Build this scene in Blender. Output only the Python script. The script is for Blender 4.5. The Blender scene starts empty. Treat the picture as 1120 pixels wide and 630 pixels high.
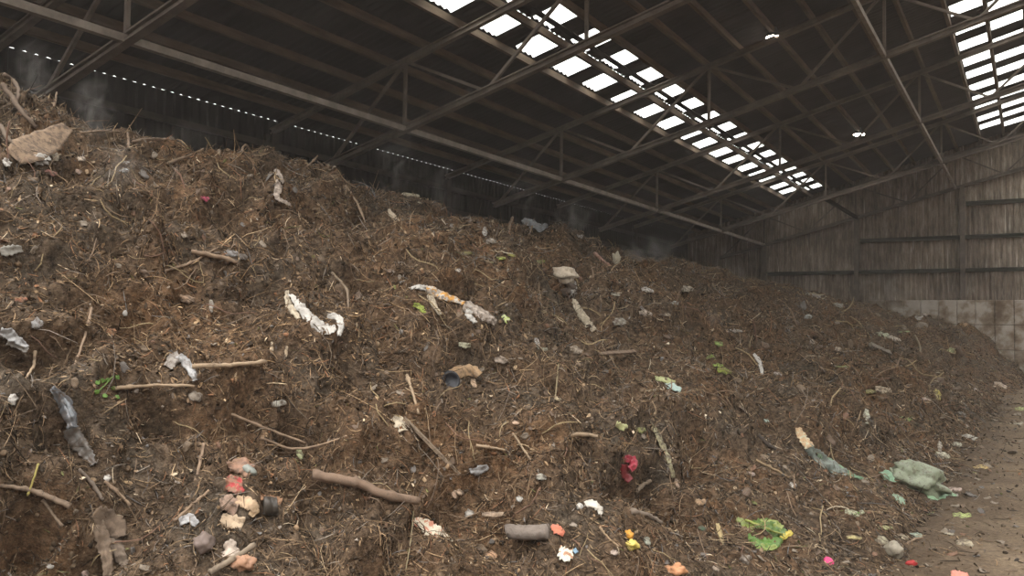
import bpy, math, random
import numpy as np
from mathutils import Vector, Matrix, noise as mnoise
from mathutils.bvhtree import BVHTree

random.seed(7)
rng = np.random.default_rng(11)
C = bpy.context.scene.collection
SC = bpy.context.scene

# ------------------------------------------------------------------ camera
EYE = 1.65
S = 6.0                       # one bay of the shed, metres
F = 924.98
ROT = ((0.8518634, 0.01077234, -0.52365323),
       (0.52358448, -0.04368963, 0.85085281),
       (0.01371254, 0.99898707, 0.04285782))
cam_d = bpy.data.cameras.new('camera'); cam = bpy.data.objects.new('camera', cam_d); C.objects.link(cam)
cam_d.sensor_width = 36.0; cam_d.lens = F / 1120 * 36.0; cam_d.clip_start = 0.02; cam_d.clip_end = 500
m3 = Matrix(((ROT[0][0], ROT[0][1], -ROT[0][2]), (ROT[1][0], ROT[1][1], -ROT[1][2]), (ROT[2][0], ROT[2][1], -ROT[2][2])))
cam.matrix_world = Matrix.Translation((0, 0, EYE)) @ m3.to_4x4()
SC.camera = cam
EYEV = Vector((0, 0, EYE))
FWD = Vector((ROT[0][2], ROT[1][2], ROT[2][2]))

def ray(u, v):
    c = (u - 560, -(v - 315), F)
    return Vector([sum(ROT[i][k] * c[k] for k in range(3)) for i in range(3)]).normalized()

# ------------------------------------------------------------------ helpers
def tag(o, label=None, cat=None, group=None, kind=None):
    if label: o['label'] = label
    if cat: o['category'] = cat
    if group: o['group'] = group
    if kind: o['kind'] = kind
    return o

def link(name, me, mat=None, parent=None):
    o = bpy.data.objects.new(name, me); C.objects.link(o)
    if mat is not None and me is not None and not me.materials: me.materials.append(mat)
    if parent is not None: o.parent = parent
    return o

def empty(name, loc=(0, 0, 0)):
    o = bpy.data.objects.new(name, None); o.location = loc; o.empty_display_size = .1
    C.objects.link(o); return o

class MB:
    def __init__(s): s.v = []; s.f = []
    def add(s, vs, fs):
        n = len(s.v); s.v += [tuple(p) for p in vs]; s.f += [tuple(i + n for i in f) for f in fs]
    def box(s, x0, y0, z0, x1, y1, z1):
        s.add([(x0,y0,z0),(x1,y0,z0),(x1,y1,z0),(x0,y1,z0),(x0,y0,z1),(x1,y0,z1),(x1,y1,z1),(x0,y1,z1)],
              [(0,3,2,1),(4,5,6,7),(0,1,5,4),(1,2,6,5),(2,3,7,6),(3,0,4,7)])
    def bar(s, a, b, w, h, up=(0, 0, 1), off=(0, 0)):
        """box beam a->b, w across, h along up; off shifts it in that frame"""
        a = Vector(a); b = Vector(b); d = (b - a).normalized(); up = Vector(up)
        sd = d.cross(up).normalized(); u = sd.cross(d).normalized()
        o = sd * off[0] + u * off[1]
        vs = []
        for p in (a, b):
            for i, j in ((-1,-1),(1,-1),(1,1),(-1,1)): vs.append(p + o + sd * (w/2*i) + u * (h/2*j))
        s.add(vs, [(0,1,2,3),(7,6,5,4),(0,4,5,1),(1,5,6,2),(2,6,7,3),(3,7,4,0)])
    def ibeam(s, a, b, w, h, t, up=(0,0,1)):
        s.bar(a, b, w, t, up, (0, h/2 - t/2)); s.bar(a, b, w, t, up, (0, -h/2 + t/2)); s.bar(a, b, t*.8, h - 2*t, up)
    def tube(s, pts, rad, n=7, cap=True, wob=0.0):
        pts = [Vector(p) for p in pts]; m = len(pts); base = len(s.v)
        prev = None
        for i, p in enumerate(pts):
            d = (pts[min(i+1, m-1)] - pts[max(i-1, 0)]).normalized()
            if prev is None:
                x = d.orthogonal().normalized()
            else:
                x = (prev - d * prev.dot(d)).normalized()
            prev = x; y = d.cross(x)
            r = rad[i] if hasattr(rad, '__len__') else rad
            for k in range(n):
                a = 2*math.pi*k/n; q = r * (1 + wob*(random.random()-.5))
                s.v.append(tuple(p + (x*math.cos(a) + y*math.sin(a))*q))
        for i in range(m-1):
            for k in range(n):
                k2 = (k+1) % n
                s.f.append((base+i*n+k, base+i*n+k2, base+(i+1)*n+k2, base+(i+1)*n+k))
        if cap:
            s.f.append(tuple(base+k for k in reversed(range(n)))); s.f.append(tuple(base+(m-1)*n+k for k in range(n)))
    def mesh(s, name='m', smooth=False):
        me = bpy.data.meshes.new(name); me.from_pydata(s.v, [], s.f); me.update()
        if smooth: me.polygons.foreach_set('use_smooth', [True]*len(me.polygons))
        return me
    def build(s, name, mat, parent=None, smooth=False):
        return link(name, s.mesh(name, smooth), mat, parent)

def np_mesh(name, verts, faces, smooth=True, col=None):
    """verts (n,3) faces (m,k)"""
    me = bpy.data.meshes.new(name); n = len(verts); m, k = faces.shape
    me.vertices.add(n); me.vertices.foreach_set('co', np.ascontiguousarray(verts, np.float32).ravel())
    me.loops.add(m*k); me.loops.foreach_set('vertex_index', np.ascontiguousarray(faces, np.int32).ravel())
    me.polygons.add(m); me.polygons.foreach_set('loop_start', np.arange(m, dtype=np.int32)*k)
    me.polygons.foreach_set('loop_total', np.full(m, k, np.int32))
    if smooth: me.polygons.foreach_set('use_smooth', np.ones(m, bool))
    if col is not None:
        a = me.color_attributes.new('Col', 'FLOAT_COLOR', 'POINT')
        c4 = np.ones((n, 4), np.float32); c4[:, :3] = col; a.data.foreach_set('color', c4.ravel())
    me.update(calc_edges=True); me.validate()
    return me

# ------------------------------------------------------------------ noise (numpy)
_perm = rng.random(4096*4)
def _h(i, j, k, s):
    return _perm[((i*73856093) ^ (j*19349663) ^ (k*83492791) ^ (s*2654435)) & 16383]
def vnoise(P, scale, seed=0):
    q = P/scale; i = np.floor(q).astype(np.int64); f = q - i; f = f*f*(3-2*f)
    out = 0
    for a in (0, 1):
        for b in (0, 1):
            for c in (0, 1):
                w = (f[:,0] if a else 1-f[:,0])*(f[:,1] if b else 1-f[:,1])*(f[:,2] if c else 1-f[:,2])
                out = out + w*_h(i[:,0]+a, i[:,1]+b, i[:,2]+c, seed)
    return out*2-1

# ------------------------------------------------------------------ materials
def newmat(name):
    m = bpy.data.materials.new(name); m.use_nodes = True; nt = m.node_tree; nt.nodes.clear()
    out = nt.nodes.new('ShaderNodeOutputMaterial'); b = nt.nodes.new('ShaderNodeBsdfPrincipled')
    nt.links.new(b.outputs[0], out.inputs[0]); return m, nt, b, out

def ramp(nt, fac, stops):
    r = nt.nodes.new('ShaderNodeValToRGB'); e = r.color_ramp.elements
    while len(e) < len(stops): e.new(.5)
    for el, (p, c) in zip(e, stops): el.position = p; el.color = (*c, 1)
    nt.links.new(fac, r.inputs[0]); return r.outputs[0]

def coords(nt, scale=(1, 1, 1), kind='Object'):
    if kind == 'World':
        g = nt.nodes.new('ShaderNodeNewGeometry'); mp = nt.nodes.new('ShaderNodeMapping'); mp.inputs['Scale'].default_value = scale
        nt.links.new(g.outputs['Position'], mp.inputs[0]); return mp.outputs[0]
    tc = nt.nodes.new('ShaderNodeTexCoord'); mp = nt.nodes.new('ShaderNodeMapping')
    mp.inputs['Scale'].default_value = scale; nt.links.new(tc.outputs[kind], mp.inputs[0]); return mp.outputs[0]

def noise_tex(nt, vec, scale, detail=4, rough=.6):
    n = nt.nodes.new('ShaderNodeTexNoise'); n.inputs['Scale'].default_value = scale
    n.inputs['Detail'].default_value = detail; n.inputs['Roughness'].default_value = rough
    nt.links.new(vec, n.inputs['Vector']); return n.outputs['Fac']

def mat_noise(name, stops, scale=4, detail=5, rough=.85, bump=.2, vscale=(1,1,1), spec=.3, bscale=None, metal=0, kind='Object'):
    m, nt, b, out = newmat(name); v = coords(nt, vscale, kind)
    f = noise_tex(nt, v, scale, detail); nt.links.new(ramp(nt, f, stops), b.inputs['Base Color'])
    b.inputs['Roughness'].default_value = rough; b.inputs['Specular IOR Level'].default_value = spec
    b.inputs['Metallic'].default_value = metal
    if bump:
        bp = nt.nodes.new('ShaderNodeBump'); bp.inputs['Strength'].default_value = bump; bp.inputs['Distance'].default_value = .02
        nt.links.new(noise_tex(nt, v, bscale or scale*4, 4), bp.inputs['Height']); nt.links.new(bp.outputs[0], b.inputs['Normal'])
    return m

def mat_attr(name, rough=.9, spec=.2, gain=1.0):
    m, nt, b, out = newmat(name); a = nt.nodes.new('ShaderNodeAttribute'); a.attribute_name = 'Col'
    v = coords(nt); f = noise_tex(nt, v, 60, 2)
    mul = nt.nodes.new('ShaderNodeMix'); mul.data_type = 'RGBA'; mul.blend_type = 'MULTIPLY'; mul.inputs[0].default_value = 1
    r = ramp(nt, f, [(.3, (.6*gain,)*3), (.7, (1.25*gain,)*3)])
    nt.links.new(a.outputs['Color'], mul.inputs[6]); nt.links.new(r, mul.inputs[7]); nt.links.new(mul.outputs[2], b.inputs['Base Color'])
    b.inputs['Roughness'].default_value = rough; b.inputs['Specular IOR Level'].default_value = spec
    return m

_dm = {}
DIRT = (.075, .052, .036)
def mat_dirty(col, dirt=.45, rough=.6, second=None, spec=.35, scale=26.0):
    """a coloured scrap, smeared with compost; second = a second colour printed or stained in patches"""
    key = (tuple(col), dirt, rough, second, scale)
    if key in _dm: return _dm[key]
    col = tuple(c*.78 for c in col); second = tuple(c*.78 for c in second) if second else None
    m, nt, b, out = newmat('dirty_surface'); v = coords(nt, kind='Object')
    if second: c0 = ramp(nt, noise_tex(nt, v, scale*1.3, 2), [(.5, col), (.55, second)])
    else: c0 = ramp(nt, noise_tex(nt, v, scale*.6, 3), [(.3, tuple(x*.78 for x in col)), (.7, col)])
    f = noise_tex(nt, v, scale, 7, .72)
    msk = ramp(nt, f, [(max(0, dirt-.05), (.95, .95, .95)), (min(1, dirt+.12), (.12, .12, .12))])
    mx = nt.nodes.new('ShaderNodeMix'); mx.data_type = 'RGBA'; nt.links.new(msk, mx.inputs[0])
    nt.links.new(c0, mx.inputs[6]); mx.inputs[7].default_value = (*DIRT, 1)
    nt.links.new(mx.outputs[2], b.inputs['Base Color'])
    b.inputs['Roughness'].default_value = rough; b.inputs['Specular IOR Level'].default_value = spec
    bp = nt.nodes.new('ShaderNodeBump'); bp.inputs['Strength'].default_value = .35; bp.inputs['Distance'].default_value = .01
    nt.links.new(noise_tex(nt, v, 40, 4), bp.inputs['Height']); nt.links.new(bp.outputs[0], b.inputs['Normal'])
    _dm[key] = m; return m

M_STEEL = mat_noise('grimy_steel', [(.3, (.085, .066, .052)), (.55, (.15, .118, .096)), (.75, (.21, .165, .135))], 3, rough=.7, bump=.15)
M_PALE = mat_noise('pale_steel', [(.3, (.15, .122, .10)), (.55, (.24, .20, .165)), (.75, (.31, .26, .22))], 4, rough=.7, bump=.1)
M_TIMBER = mat_noise('purlin_timber', [(.3, (.07, .05, .034)), (.7, (.17, .12, .082))], 2.5, vscale=(4, .6, 4), rough=.85)
M_ROOF = mat_noise('sooty_roof_sheet', [(.3, (.034, .029, .027)), (.7, (.060, .052, .049))], 1.2, rough=.9)
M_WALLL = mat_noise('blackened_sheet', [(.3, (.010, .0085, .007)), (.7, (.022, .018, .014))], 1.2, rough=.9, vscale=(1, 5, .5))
M_RAIL = mat_noise('weathered_rail', [(.3, (.03, .032, .022)), (.7, (.075, .075, .055))], 3, rough=.85)
M_DARKTIMBER = mat_noise('old_rail_timber', [(.3, (.022, .018, .013)), (.7, (.05, .04, .03))], 3, rough=.85)

# ------------------------------------------------------------------ heap shape
CREST = [(-3.0, 3.586), (1.0, 3.686), (3.0, 3.686), (3.8, 3.591), (4.4, 3.573), (4.9, 3.453), (5.4, 3.45), (6.2, 3.374), (6.6, 3.45), (6.9, 3.45), (7.5, 3.43), (8.0, 3.28), (9.3, 3.185), (10.4, 3.171), (11.6, 3.061), (12.3, 3.3), (13.4, 3.102), (14.2, 3.198), (17.2, 3.013), (19.8, 3.232), (22.0, 2.861), (27.4, 3.124), (37.0, 2.974)]
FARP = [(-13.0, 2.771), (-9.0, 2.771), (-7.5, 2.711), (-6.4, 2.62), (-5.5, 2.49), (-4.6, 2.223), (-3.9, 1.865), (-3.1, 1.972), (-2.35, 1.77), (-1.8, 1.82), (-1.4, 1.48), (-1.1, 0.85), (-0.75, 0.525), (-0.5, 0.431), (-0.2, 0.0), (2.0, -0.6)]
TOE = [(-3,-4.2),(0,-3.3),(2,-2.4),(4,-1.55),(6,-.95),(12,-.75),(30,-.7),(36,-.6)]
XC = -7.5
def interp(tab, x): return np.interp(x, [a for a, b in tab], [b for a, b in tab])
def base_h(X, Y):
    xt = interp(TOE, Y); hc = interp(CREST, Y)
    s = (xt - X)/(xt - XC)
    sc = np.clip(s, 0, 1)
    h = hc*(1-(1-sc)**1.28)
    h = np.where(s < 0, s*2.2, h)
    h = np.where(s > 1, hc - 0.035*(XC-X)**2 - .03*(XC-X), h)
    h = h - .8*np.exp(-((Y-15.6)/.75)**2)*np.exp(-((X+8.2)/2.0)**2)      # the saddle between the two banks
    h = h + .30*np.exp(-((Y-3.1)/.55)**2)*np.exp(-((X+7.5)/1.0)**2) - .22*np.exp(-((Y-4.45)/.3)**2)*np.exp(-((X+7.8)/1.0)**2)
    w = np.clip((Y-25)/7, 0, 1); w = w*w*(3-2*w)
    return h*(1-w) + interp(FARP, X)*w

def base_hit(u, v):
    d = np.array(ray(u, v)); t = np.linspace(.8, 45, 6000); P = np.array([0, 0, EYE]) + t[:, None]*d
    under = P[:, 2] < base_h(P[:, 0], P[:, 1])
    i = int(np.argmax(under)); return P[i]

# hollows and clumps seen on the face: (u, v, radius px, depth m; negative = a clump)
FEATURES = [(402,262,26,.22),(95,208,30,.2),(128,195,16,.12),(715,538,34,.34),(745,560,28,.22),(724,505,18,.16),(150,345,34,.16),(60,470,34,.12),
            (175,452,34,.16),(40,562,34,.12),(110,590,30,.14),(540,225,20,-.1),(625,320,10,.12),(470,355,30,.12),(830,325,16,.22),(790,305,20,-.15),
            (285,180,20,-.1),(590,262,22,.12),(690,250,16,.1),(275,215,30,-.08),(380,480,22,-.1),(400,590,30,-.12),(470,270,26,.12),(20,225,25,-.1),
            (640,380,26,-.1),(820,560,18,.1),(700,470,26,-.12),(885,455,20,.12),(900,350,20,.18),(940,400,18,.16),(560,610,30,-.08),(300,300,40,.08),
            (250,400,40,-.08),(520,470,30,.08),(760,420,30,-.1),(345,240,25,.12),(615,430,22,.1)]
FX = []
for (u, v, r, d) in FEATURES:
    p = base_hit(u, v); dist = float(np.linalg.norm(p - np.array([0, 0, EYE])))
    FX.append((p, r*dist/F*(.85 if d > 0 else 1), d*(2.0 if d > 0 else 1.4)))

def heap_points(X, Y):
    Z = base_h(X, Y); P = np.stack([X, Y, Z], 1)
    e = .25
    nx = -(base_h(X+e, Y) - base_h(X-e, Y))/(2*e); ny = -(base_h(X, Y+e) - base_h(X, Y-e))/(2*e)
    N = np.stack([nx, ny, np.ones_like(nx)], 1); N /= np.linalg.norm(N, axis=1)[:, None]
    xt = interp(TOE, Y); s = (xt - X)/(xt - XC)
    amp = np.clip(s*5+.15, .12, 1)
    crest = np.exp(-((s-1)/.12)**2)
    Q = P.copy(); Q[:, 0] += .25*vnoise(P, .9, 31); Q[:, 1] += .25*vnoise(P, .9, 32); Q[:, 2] += .2*vnoise(P, .7, 33)
    d = .20*vnoise(Q, 1.5, 1)*(1-.75*crest)
    d += .22*vnoise(Q, .62, 2)*(1-.6*crest)
    b = 1-np.abs(vnoise(Q, .42, 3)); d += .22*(b-.6)
    b = 1-np.abs(vnoise(Q, .19, 4)); d += .10*(b-.6)
    d += .055*vnoise(Q, .095, 5) + .032*vnoise(Q, .05, 6)
    pit = np.clip(vnoise(Q, .36, 8)-.3, 0, 1); d -= .62*pit*(1-.8*crest)
    hump = np.clip(vnoise(Q, .75, 9)-.1, 0, 1); d += .22*hump*(1-.9*crest)
    d = d - .03*crest
    d *= amp
    for (c, r, dep) in FX:
        q = ((P-c)**2).sum(1)/(r*r); d -= dep*np.exp(-q*1.2)
    return P + N*d[:, None]

xs = []
x = 0.9
while x > -7.9: xs.append(x); x -= .021
while x > -12.9: xs.append(x); x -= .12
ysl = []
y = -2.0
while y < 36.15: ysl.append(y); y += max(.018, .0052*math.hypot(y, 3.5))
gx = np.array(xs); gy = np.array(ysl); nx_, ny_ = len(gx), len(gy)
XX, YY = np.meshgrid(gx, gy); XX = XX.ravel(); YY = YY.ravel()
HV = heap_points(XX, YY)
idx = np.arange(nx_*ny_).reshape(ny_, nx_)
HF = np.stack([idx[:-1, :-1], idx[1:, :-1], idx[1:, 1:], idx[:-1, 1:]], -1).reshape(-1, 4)
keep = HV[HF][:, :, 2].max(1) > -.12
HF = HF[keep]
# heap material
m, nt, b, out = newmat('compost'); v = coords(nt)
f1 = noise_tex(nt, v, 1.1, 5, .6); f2 = noise_tex(nt, v, 22, 5, .75); f3 = noise_tex(nt, v, 90, 3, .7)
c1 = ramp(nt, f2, [(.3, (.020, .0145, .0095)), (.46, (.078, .055, .035)), (.6, (.155, .111, .072)), (.78, (.28, .205, .137))])
c2 = ramp(nt, f1, [(.35, (.78, .85, .95)), (.65, (1.25, 1.0, .82))])
mx = nt.nodes.new('ShaderNodeMix'); mx.data_type = 'RGBA'; mx.blend_type = 'MULTIPLY'; mx.inputs[0].default_value = 1
nt.links.new(c1, mx.inputs[6]); nt.links.new(c2, mx.inputs[7]); nt.links.new(mx.outputs[2], b.inputs['Base Color'])
b.inputs['Roughness'].default_value = .95; b.inputs['Specular IOR Level'].default_value = .12
bp = nt.nodes.new('ShaderNodeBump'); bp.inputs['Strength'].default_value = .9; bp.inputs['Distance'].default_value = .03
nt.links.new(f3, bp.inputs['Height']); nt.links.new(bp.outputs[0], b.inputs['Normal'])
M_HEAP = m
heap = link('compost_heap', np_mesh('compost_heap', HV, HF), M_HEAP)
tag(heap, 'long steaming bank of dark brown compost sloping up to the left wall', 'compost heap', kind='stuff')

# floor with the muck trodden over it
fx = np.arange(-4.5, 9.01, .05); fy = []
y = -3.0
while y < 37.0: fy.append(y); y += max(.05, .012*abs(y))
fy = np.array(fy); A, B = np.meshgrid(fx, fy); A = A.ravel(); B = B.ravel()
P0 = np.stack([A, B, np.zeros_like(A)], 1)
zz = .028*vnoise(P0, .6, 11) + .018*vnoise(P0, .17, 12) + .012*np.clip(vnoise(P0, .09, 13), 0, 1)
near = np.clip((1.6-(A-interp(TOE, B)))/1.6, .25, 1.0)
FV = np.stack([A, B, zz*near], 1); ii = np.arange(len(A)).reshape(len(fy), len(fx))
FF = np.stack([ii[:-1, :-1], ii[:-1, 1:], ii[1:, 1:], ii[1:, :-1]], -1).reshape(-1, 4)
m, nt, b, out = newmat('mucky_floor'); v = coords(nt)
f1 = noise_tex(nt, v, .9, 5, .6); f2 = noise_tex(nt, v, 28, 5, .75)
c1 = ramp(nt, f1, [(.35, (.16, .113, .074)), (.65, (.31, .232, .158))])
c2 = ramp(nt, f2, [(.35, (.55, .52, .5)), (.65, (1.2, 1.2, 1.15))])
mx = nt.nodes.new('ShaderNodeMix'); mx.data_type = 'RGBA'; mx.blend_type = 'MULTIPLY'; mx.inputs[0].default_value = 1
sx = nt.nodes.new('ShaderNodeSeparateXYZ'); nt.links.new(v, sx.inputs[0])
ma = nt.nodes.new('ShaderNodeMath'); ma.operation = 'MULTIPLY_ADD'; ma.inputs[1].default_value = 1.6; nt.links.new(noise_tex(nt, v, 2.2, 6, .7), ma.inputs[0]); nt.links.new(sx.outputs['X'], ma.inputs[2])
mr = nt.nodes.new('ShaderNodeMapRange'); mr.inputs[1].default_value = .0; mr.inputs[2].default_value = 1.3; nt.links.new(ma.outputs[0], mr.inputs[0])
m2 = nt.nodes.new('ShaderNodeMix'); m2.data_type = 'RGBA'; m2.inputs[6].default_value = (.085, .058, .037, 1); nt.links.new(mr.outputs[0], m2.inputs[0]); nt.links.new(c1, m2.inputs[7])
nt.links.new(m2.outputs[2], mx.inputs[6]); nt.links.new(c2, mx.inputs[7]); nt.links.new(mx.outputs[2], b.inputs['Base Color'])
b.inputs['Roughness'].default_value = .9; b.inputs['Specular IOR Level'].default_value = .2
bp = nt.nodes.new('ShaderNodeBump'); bp.inputs['Strength'].default_value = .8; bp.inputs['Distance'].default_value = .02
nt.links.new(f2, bp.inputs['Height']); nt.links.new(bp.outputs[0], b.inputs['Normal'])
floor = link('floor', np_mesh('floor', FV, FF), m); tag(floor, 'trodden dirt floor of the shed strewn with compost', kind='structure')

allv = np.concatenate([HV, FV]); allf = np.concatenate([HF, FF+len(HV)])
BVH = BVHTree.FromPolygons([tuple(p) for p in allv.tolist()], allf.tolist())
def hit(u, v):
    for k in range(60):
        d = ray(u, v+k*1.5); loc, n, i, dist = BVH.ray_cast(EYEV, d)
        if loc is not None and loc.x > -8.3: break
    if n.z < 0: n = -n
    return loc, n, dist
def down(x, y):
    loc, n, i, d = BVH.ray_cast(Vector((x, y, 8)), Vector((0, 0, -1)))
    if loc is None: return Vector((x, y, 0)), Vector((0, 0, 1))
    if n.z < 0: n = -n
    return loc, n
def px(d): return d/F

def ico():
    t = (1+5**.5)/2; v = [(-1,t,0),(1,t,0),(-1,-t,0),(1,-t,0),(0,-1,t),(0,1,t),(0,-1,-t),(0,1,-t),(t,0,-1),(t,0,1),(-t,0,-1),(-t,0,1)]
    f = [(0,11,5),(0,5,1),(0,1,7),(0,7,10),(0,10,11),(1,5,9),(5,11,4),(11,10,2),(10,7,6),(7,1,8),(3,9,4),(3,4,2),(3,2,6),(3,6,8),(3,8,9),(4,9,5),(2,4,11),(6,2,10),(8,6,7),(9,8,1)]
    v = [tuple(c/math.sqrt(1+t*t) for c in p) for p in v]
    return v, f
def subdiv(v, f):
    v = [Vector(p) for p in v]; e = {}; nf = []
    def mid(a, b):
        k = (min(a, b), max(a, b))
        if k not in e: e[k] = len(v); v.append(((v[a]+v[b])/2).normalized())
        return e[k]
    for a, b, c in f:
        x, y, z = mid(a, b), mid(b, c), mid(c, a); nf += [(a, x, z), (b, y, x), (c, z, y), (x, y, z)]
    return [tuple(p) for p in v], nf
I1 = subdiv(*ico()); I2 = subdiv(*I1); I3 = subdiv(*I2)
OCC = []
# ------------------------------------------------------------------ the shed
def zs(z): return z*S + EYE
def low_z(x): return zs(.591 + .262*(x+1.627))
def top_z(x): return zs(.800 + .267*(x+1.627))
def soff_z(x): return zs(1.257 + .267*x)
TY = [1.0728*S, 2.0045*S, 3.0126*S, 4.045*S, 5.0904*S, 6.0728*S]
WX = -2.225
NODES = [-1.93, -1.627, -1.33, -1.01, -.69, -.41, -.14, .17, .47, .78, 1.09, 1.38]
def truss(Y, label, first=False, gable=False):
    t = empty('roof_truss', (WX*S, Y, 0))
    tag(t, label, 'roof truss', 'steel lattice trusses spanning the shed')
    L = lambda x: (x*S, Y, low_z(x)); T = lambda x: (x*S, Y, top_z(x))
    def part(name, fn, mat=None):
        mb = MB(); fn(mb); mb.v = [(a-WX*S, b-Y, c) for a, b, c in mb.v]; return mb.build(name, mat or M_STEEL, t)
    part('bottom_chord', lambda m: m.ibeam(L(-1.95), L(1.38), .13, .125, .026))
    part('top_chord', lambda m: m.ibeam(T(WX+.02), T(1.38), .11, .12, .022))
    zc = low_z(WX)
    if not gable: part('column', lambda m: m.ibeam((WX*S+.14, Y, 0), (WX*S+.14, Y, top_z(WX)-.02), .18, .2, .03, (1, 0, 0)), M_DARKTIMBER)
    for x in (-1.627, -1.01, -.41, .17, .78, 1.38):
        part('web_post', lambda m, x=x: m.bar(L(x), T(x), .055, .055, (1, 0, 0)))
    for a, b in (((-1.93, 0), (-1.627, 1)), ((-1.33, 0), (-1.627, 1)), ((-1.33, 0), (-1.01, 1)), ((-.69, 0), (-1.01, 1)), ((-.69, 0), (-.41, 1)),
                 ((-.14, 0), (-.41, 1)), ((-.14, 0), (.17, 1)), ((.47, 0), (.17, 1)), ((.47, 0), (.78, 1)), ((1.09, 0), (.78, 1)), ((1.09, 0), (1.38, 1))):
        p = (T if a[1] else L)(a[0]); q = (T if b[1] else L)(b[0])
        part('web_brace', lambda m, p=p, q=q: m.bar(p, q, .05, .055, (0, 1, 0)))
    return t
TL = ['nearest steel roof truss, its chord crossing the top left corner', 'second steel roof truss away, meeting the eaves tie above the heap crest',
      'third steel roof truss away, passing under the big left rooflight strip', 'fourth steel roof truss away, just beyond the far lamp',
      'fifth steel roof truss away, last one clear of the end wall', 'farthest steel roof truss, standing against the end wall']
TL[3] = 'fourth steel roof truss away, passing just below the farther lamp'
for i, Y in enumerate(TY): truss(Y, TL[i], gable=(i == 5))

def tie(name, x, dz, y0, y1, w, h, label):
    m = MB(); z = low_z(x)+dz
    m.bar((x*S, y0, z), (x*S, y1, z), w, h); o = m.build(name, M_PALE); tag(o, label, 'steel tie'); return o
tie('eaves_tie', -1.627, .0, -1.5, TY[5], .10, .10, 'long pale steel tie running just above the heap crest towards the end wall')
tie('roof_tie', -.41, .0, -1.5, TY[5], .075, .10, 'long steel tie high up, descending steeply between the two lamps and the right rooflight')
m = MB(); m.bar((-1.015*S, TY[4], low_z(-1.01)), (-1.005*S, TY[5], low_z(-1.005)), .1, .12)
tag(m.build('wind_brace', M_DARKTIMBER), 'short dark brace in the last bay below the end of the left rooflight strip', 'brace')

# purlins
PX = [-2.10, -1.97, -1.84, -1.705, -1.572, -1.437, -1.302, -1.170, -1.037, -.907, -.778, -.650, -.520, -.400, -.265, -.140, -.012, .12, .25, .38, .51, .64, .77, .90, 1.03, 1.16, 1.29]
ORD = 'first second third fourth fifth sixth seventh eighth ninth tenth eleventh twelfth thirteenth fourteenth fifteenth sixteenth seventeenth eighteenth nineteenth twentieth'.split()
ORD += ['twenty-'+o for o in ORD[:9]]
PD = .14
for i, x in enumerate(PX):
    extra = ''
    if i == 5: extra = ', below the left rooflight'
    if i == 6: extra = ', crossing the left rooflight'
    if i == 7: extra = ', above the left rooflight'
    if i == 10: extra = ', carrying both lamps'
    if i == 14: extra = ', left of the right rooflight'
    if i == 15: extra = ', crossing the right rooflight'
    mb = MB(); z = soff_z(x)+PD/2
    mb.bar((x*S, -1.5, z), (x*S, 36.5, z), .075, PD)
    o = mb.build('roof_purlin', M_TIMBER); tag(o, ORD[i]+' timber roof purlin up from the left eave'+extra, 'purlin', 'timber purlins under the roof')

RY = 3.2  # roof starts beyond the camera so open sky lights the near heap
# roof sheets with the openings of the rooflights left free
def sheet_z(x): return soff_z(x)+PD+.02
SK1 = ((-1.425, -1.300), (-1.290, -1.185)); SK2 = ((-.255, -.145), (-.132, -.02), (0.0, .11))
PER = .24; CLR = .122
def clear_y(row_off):
    return [((2.558+PER*k+row_off)*S, (2.558+PER*k+row_off+CLR)*S) for k in range(-10, 14)]
openings = []
for strip, rows in ((0, SK1), (1, SK2)):
    for r, (x0, x1) in enumerate(rows):
        for (a, b_) in clear_y(.12 if r % 2 else 0):
            if b_ > 5.93*S or a < RY: continue
            openings.append((strip, r, x0, x1, a, b_))
xb = sorted(set([WX+.002, -2.0, -1.8, -1.6, -1.0, -.7, .3, .6, 1.0, 1.3, 1.4] + [q for r in SK1+SK2 for q in r]))
step = .0195*S/2   # two samples a rib quarter
ys_ = sorted(set([round(v, 4) for v in np.arange(RY, 36.7, .058).tolist()] + [round(q, 4) for o in openings for q in o[4:6]]))
mb = MB(); vid = {}
def vv(i, j):
    if (i, j) not in vid:
        x = xb[i]; y = ys_[j]; vid[(i, j)] = len(mb.v)
        mb.v.append((x*S, y, sheet_z(x) + .022*math.sin(2*math.pi*y/.19)))
    return vid[(i, j)]
open_by = {}
for o in openings: open_by.setdefault((o[2], o[3]), []).append((o[4], o[5]))
for i in range(len(xb)-1):
    ops = open_by.get((xb[i], xb[i+1]), [])
    for j in range(len(ys_)-1):
        ym = (ys_[j]+ys_[j+1])/2
        if any(a < ym < b_ for a, b_ in ops): continue
        if xb[i] >= .3 and xb[i+1] <= 1.3 and int(ym/1.5) % 3: continue  # extra unseen gaps on the right, added to brighten the far heap
        mb.f.append((vv(i, j), vv(i, j+1), vv(i+1, j+1), vv(i+1, j)))
roof = mb.build('ceiling', M_ROOF, smooth=True); tag(roof, 'dark sooty corrugated roof sheeting over the shed', kind='structure')

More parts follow.
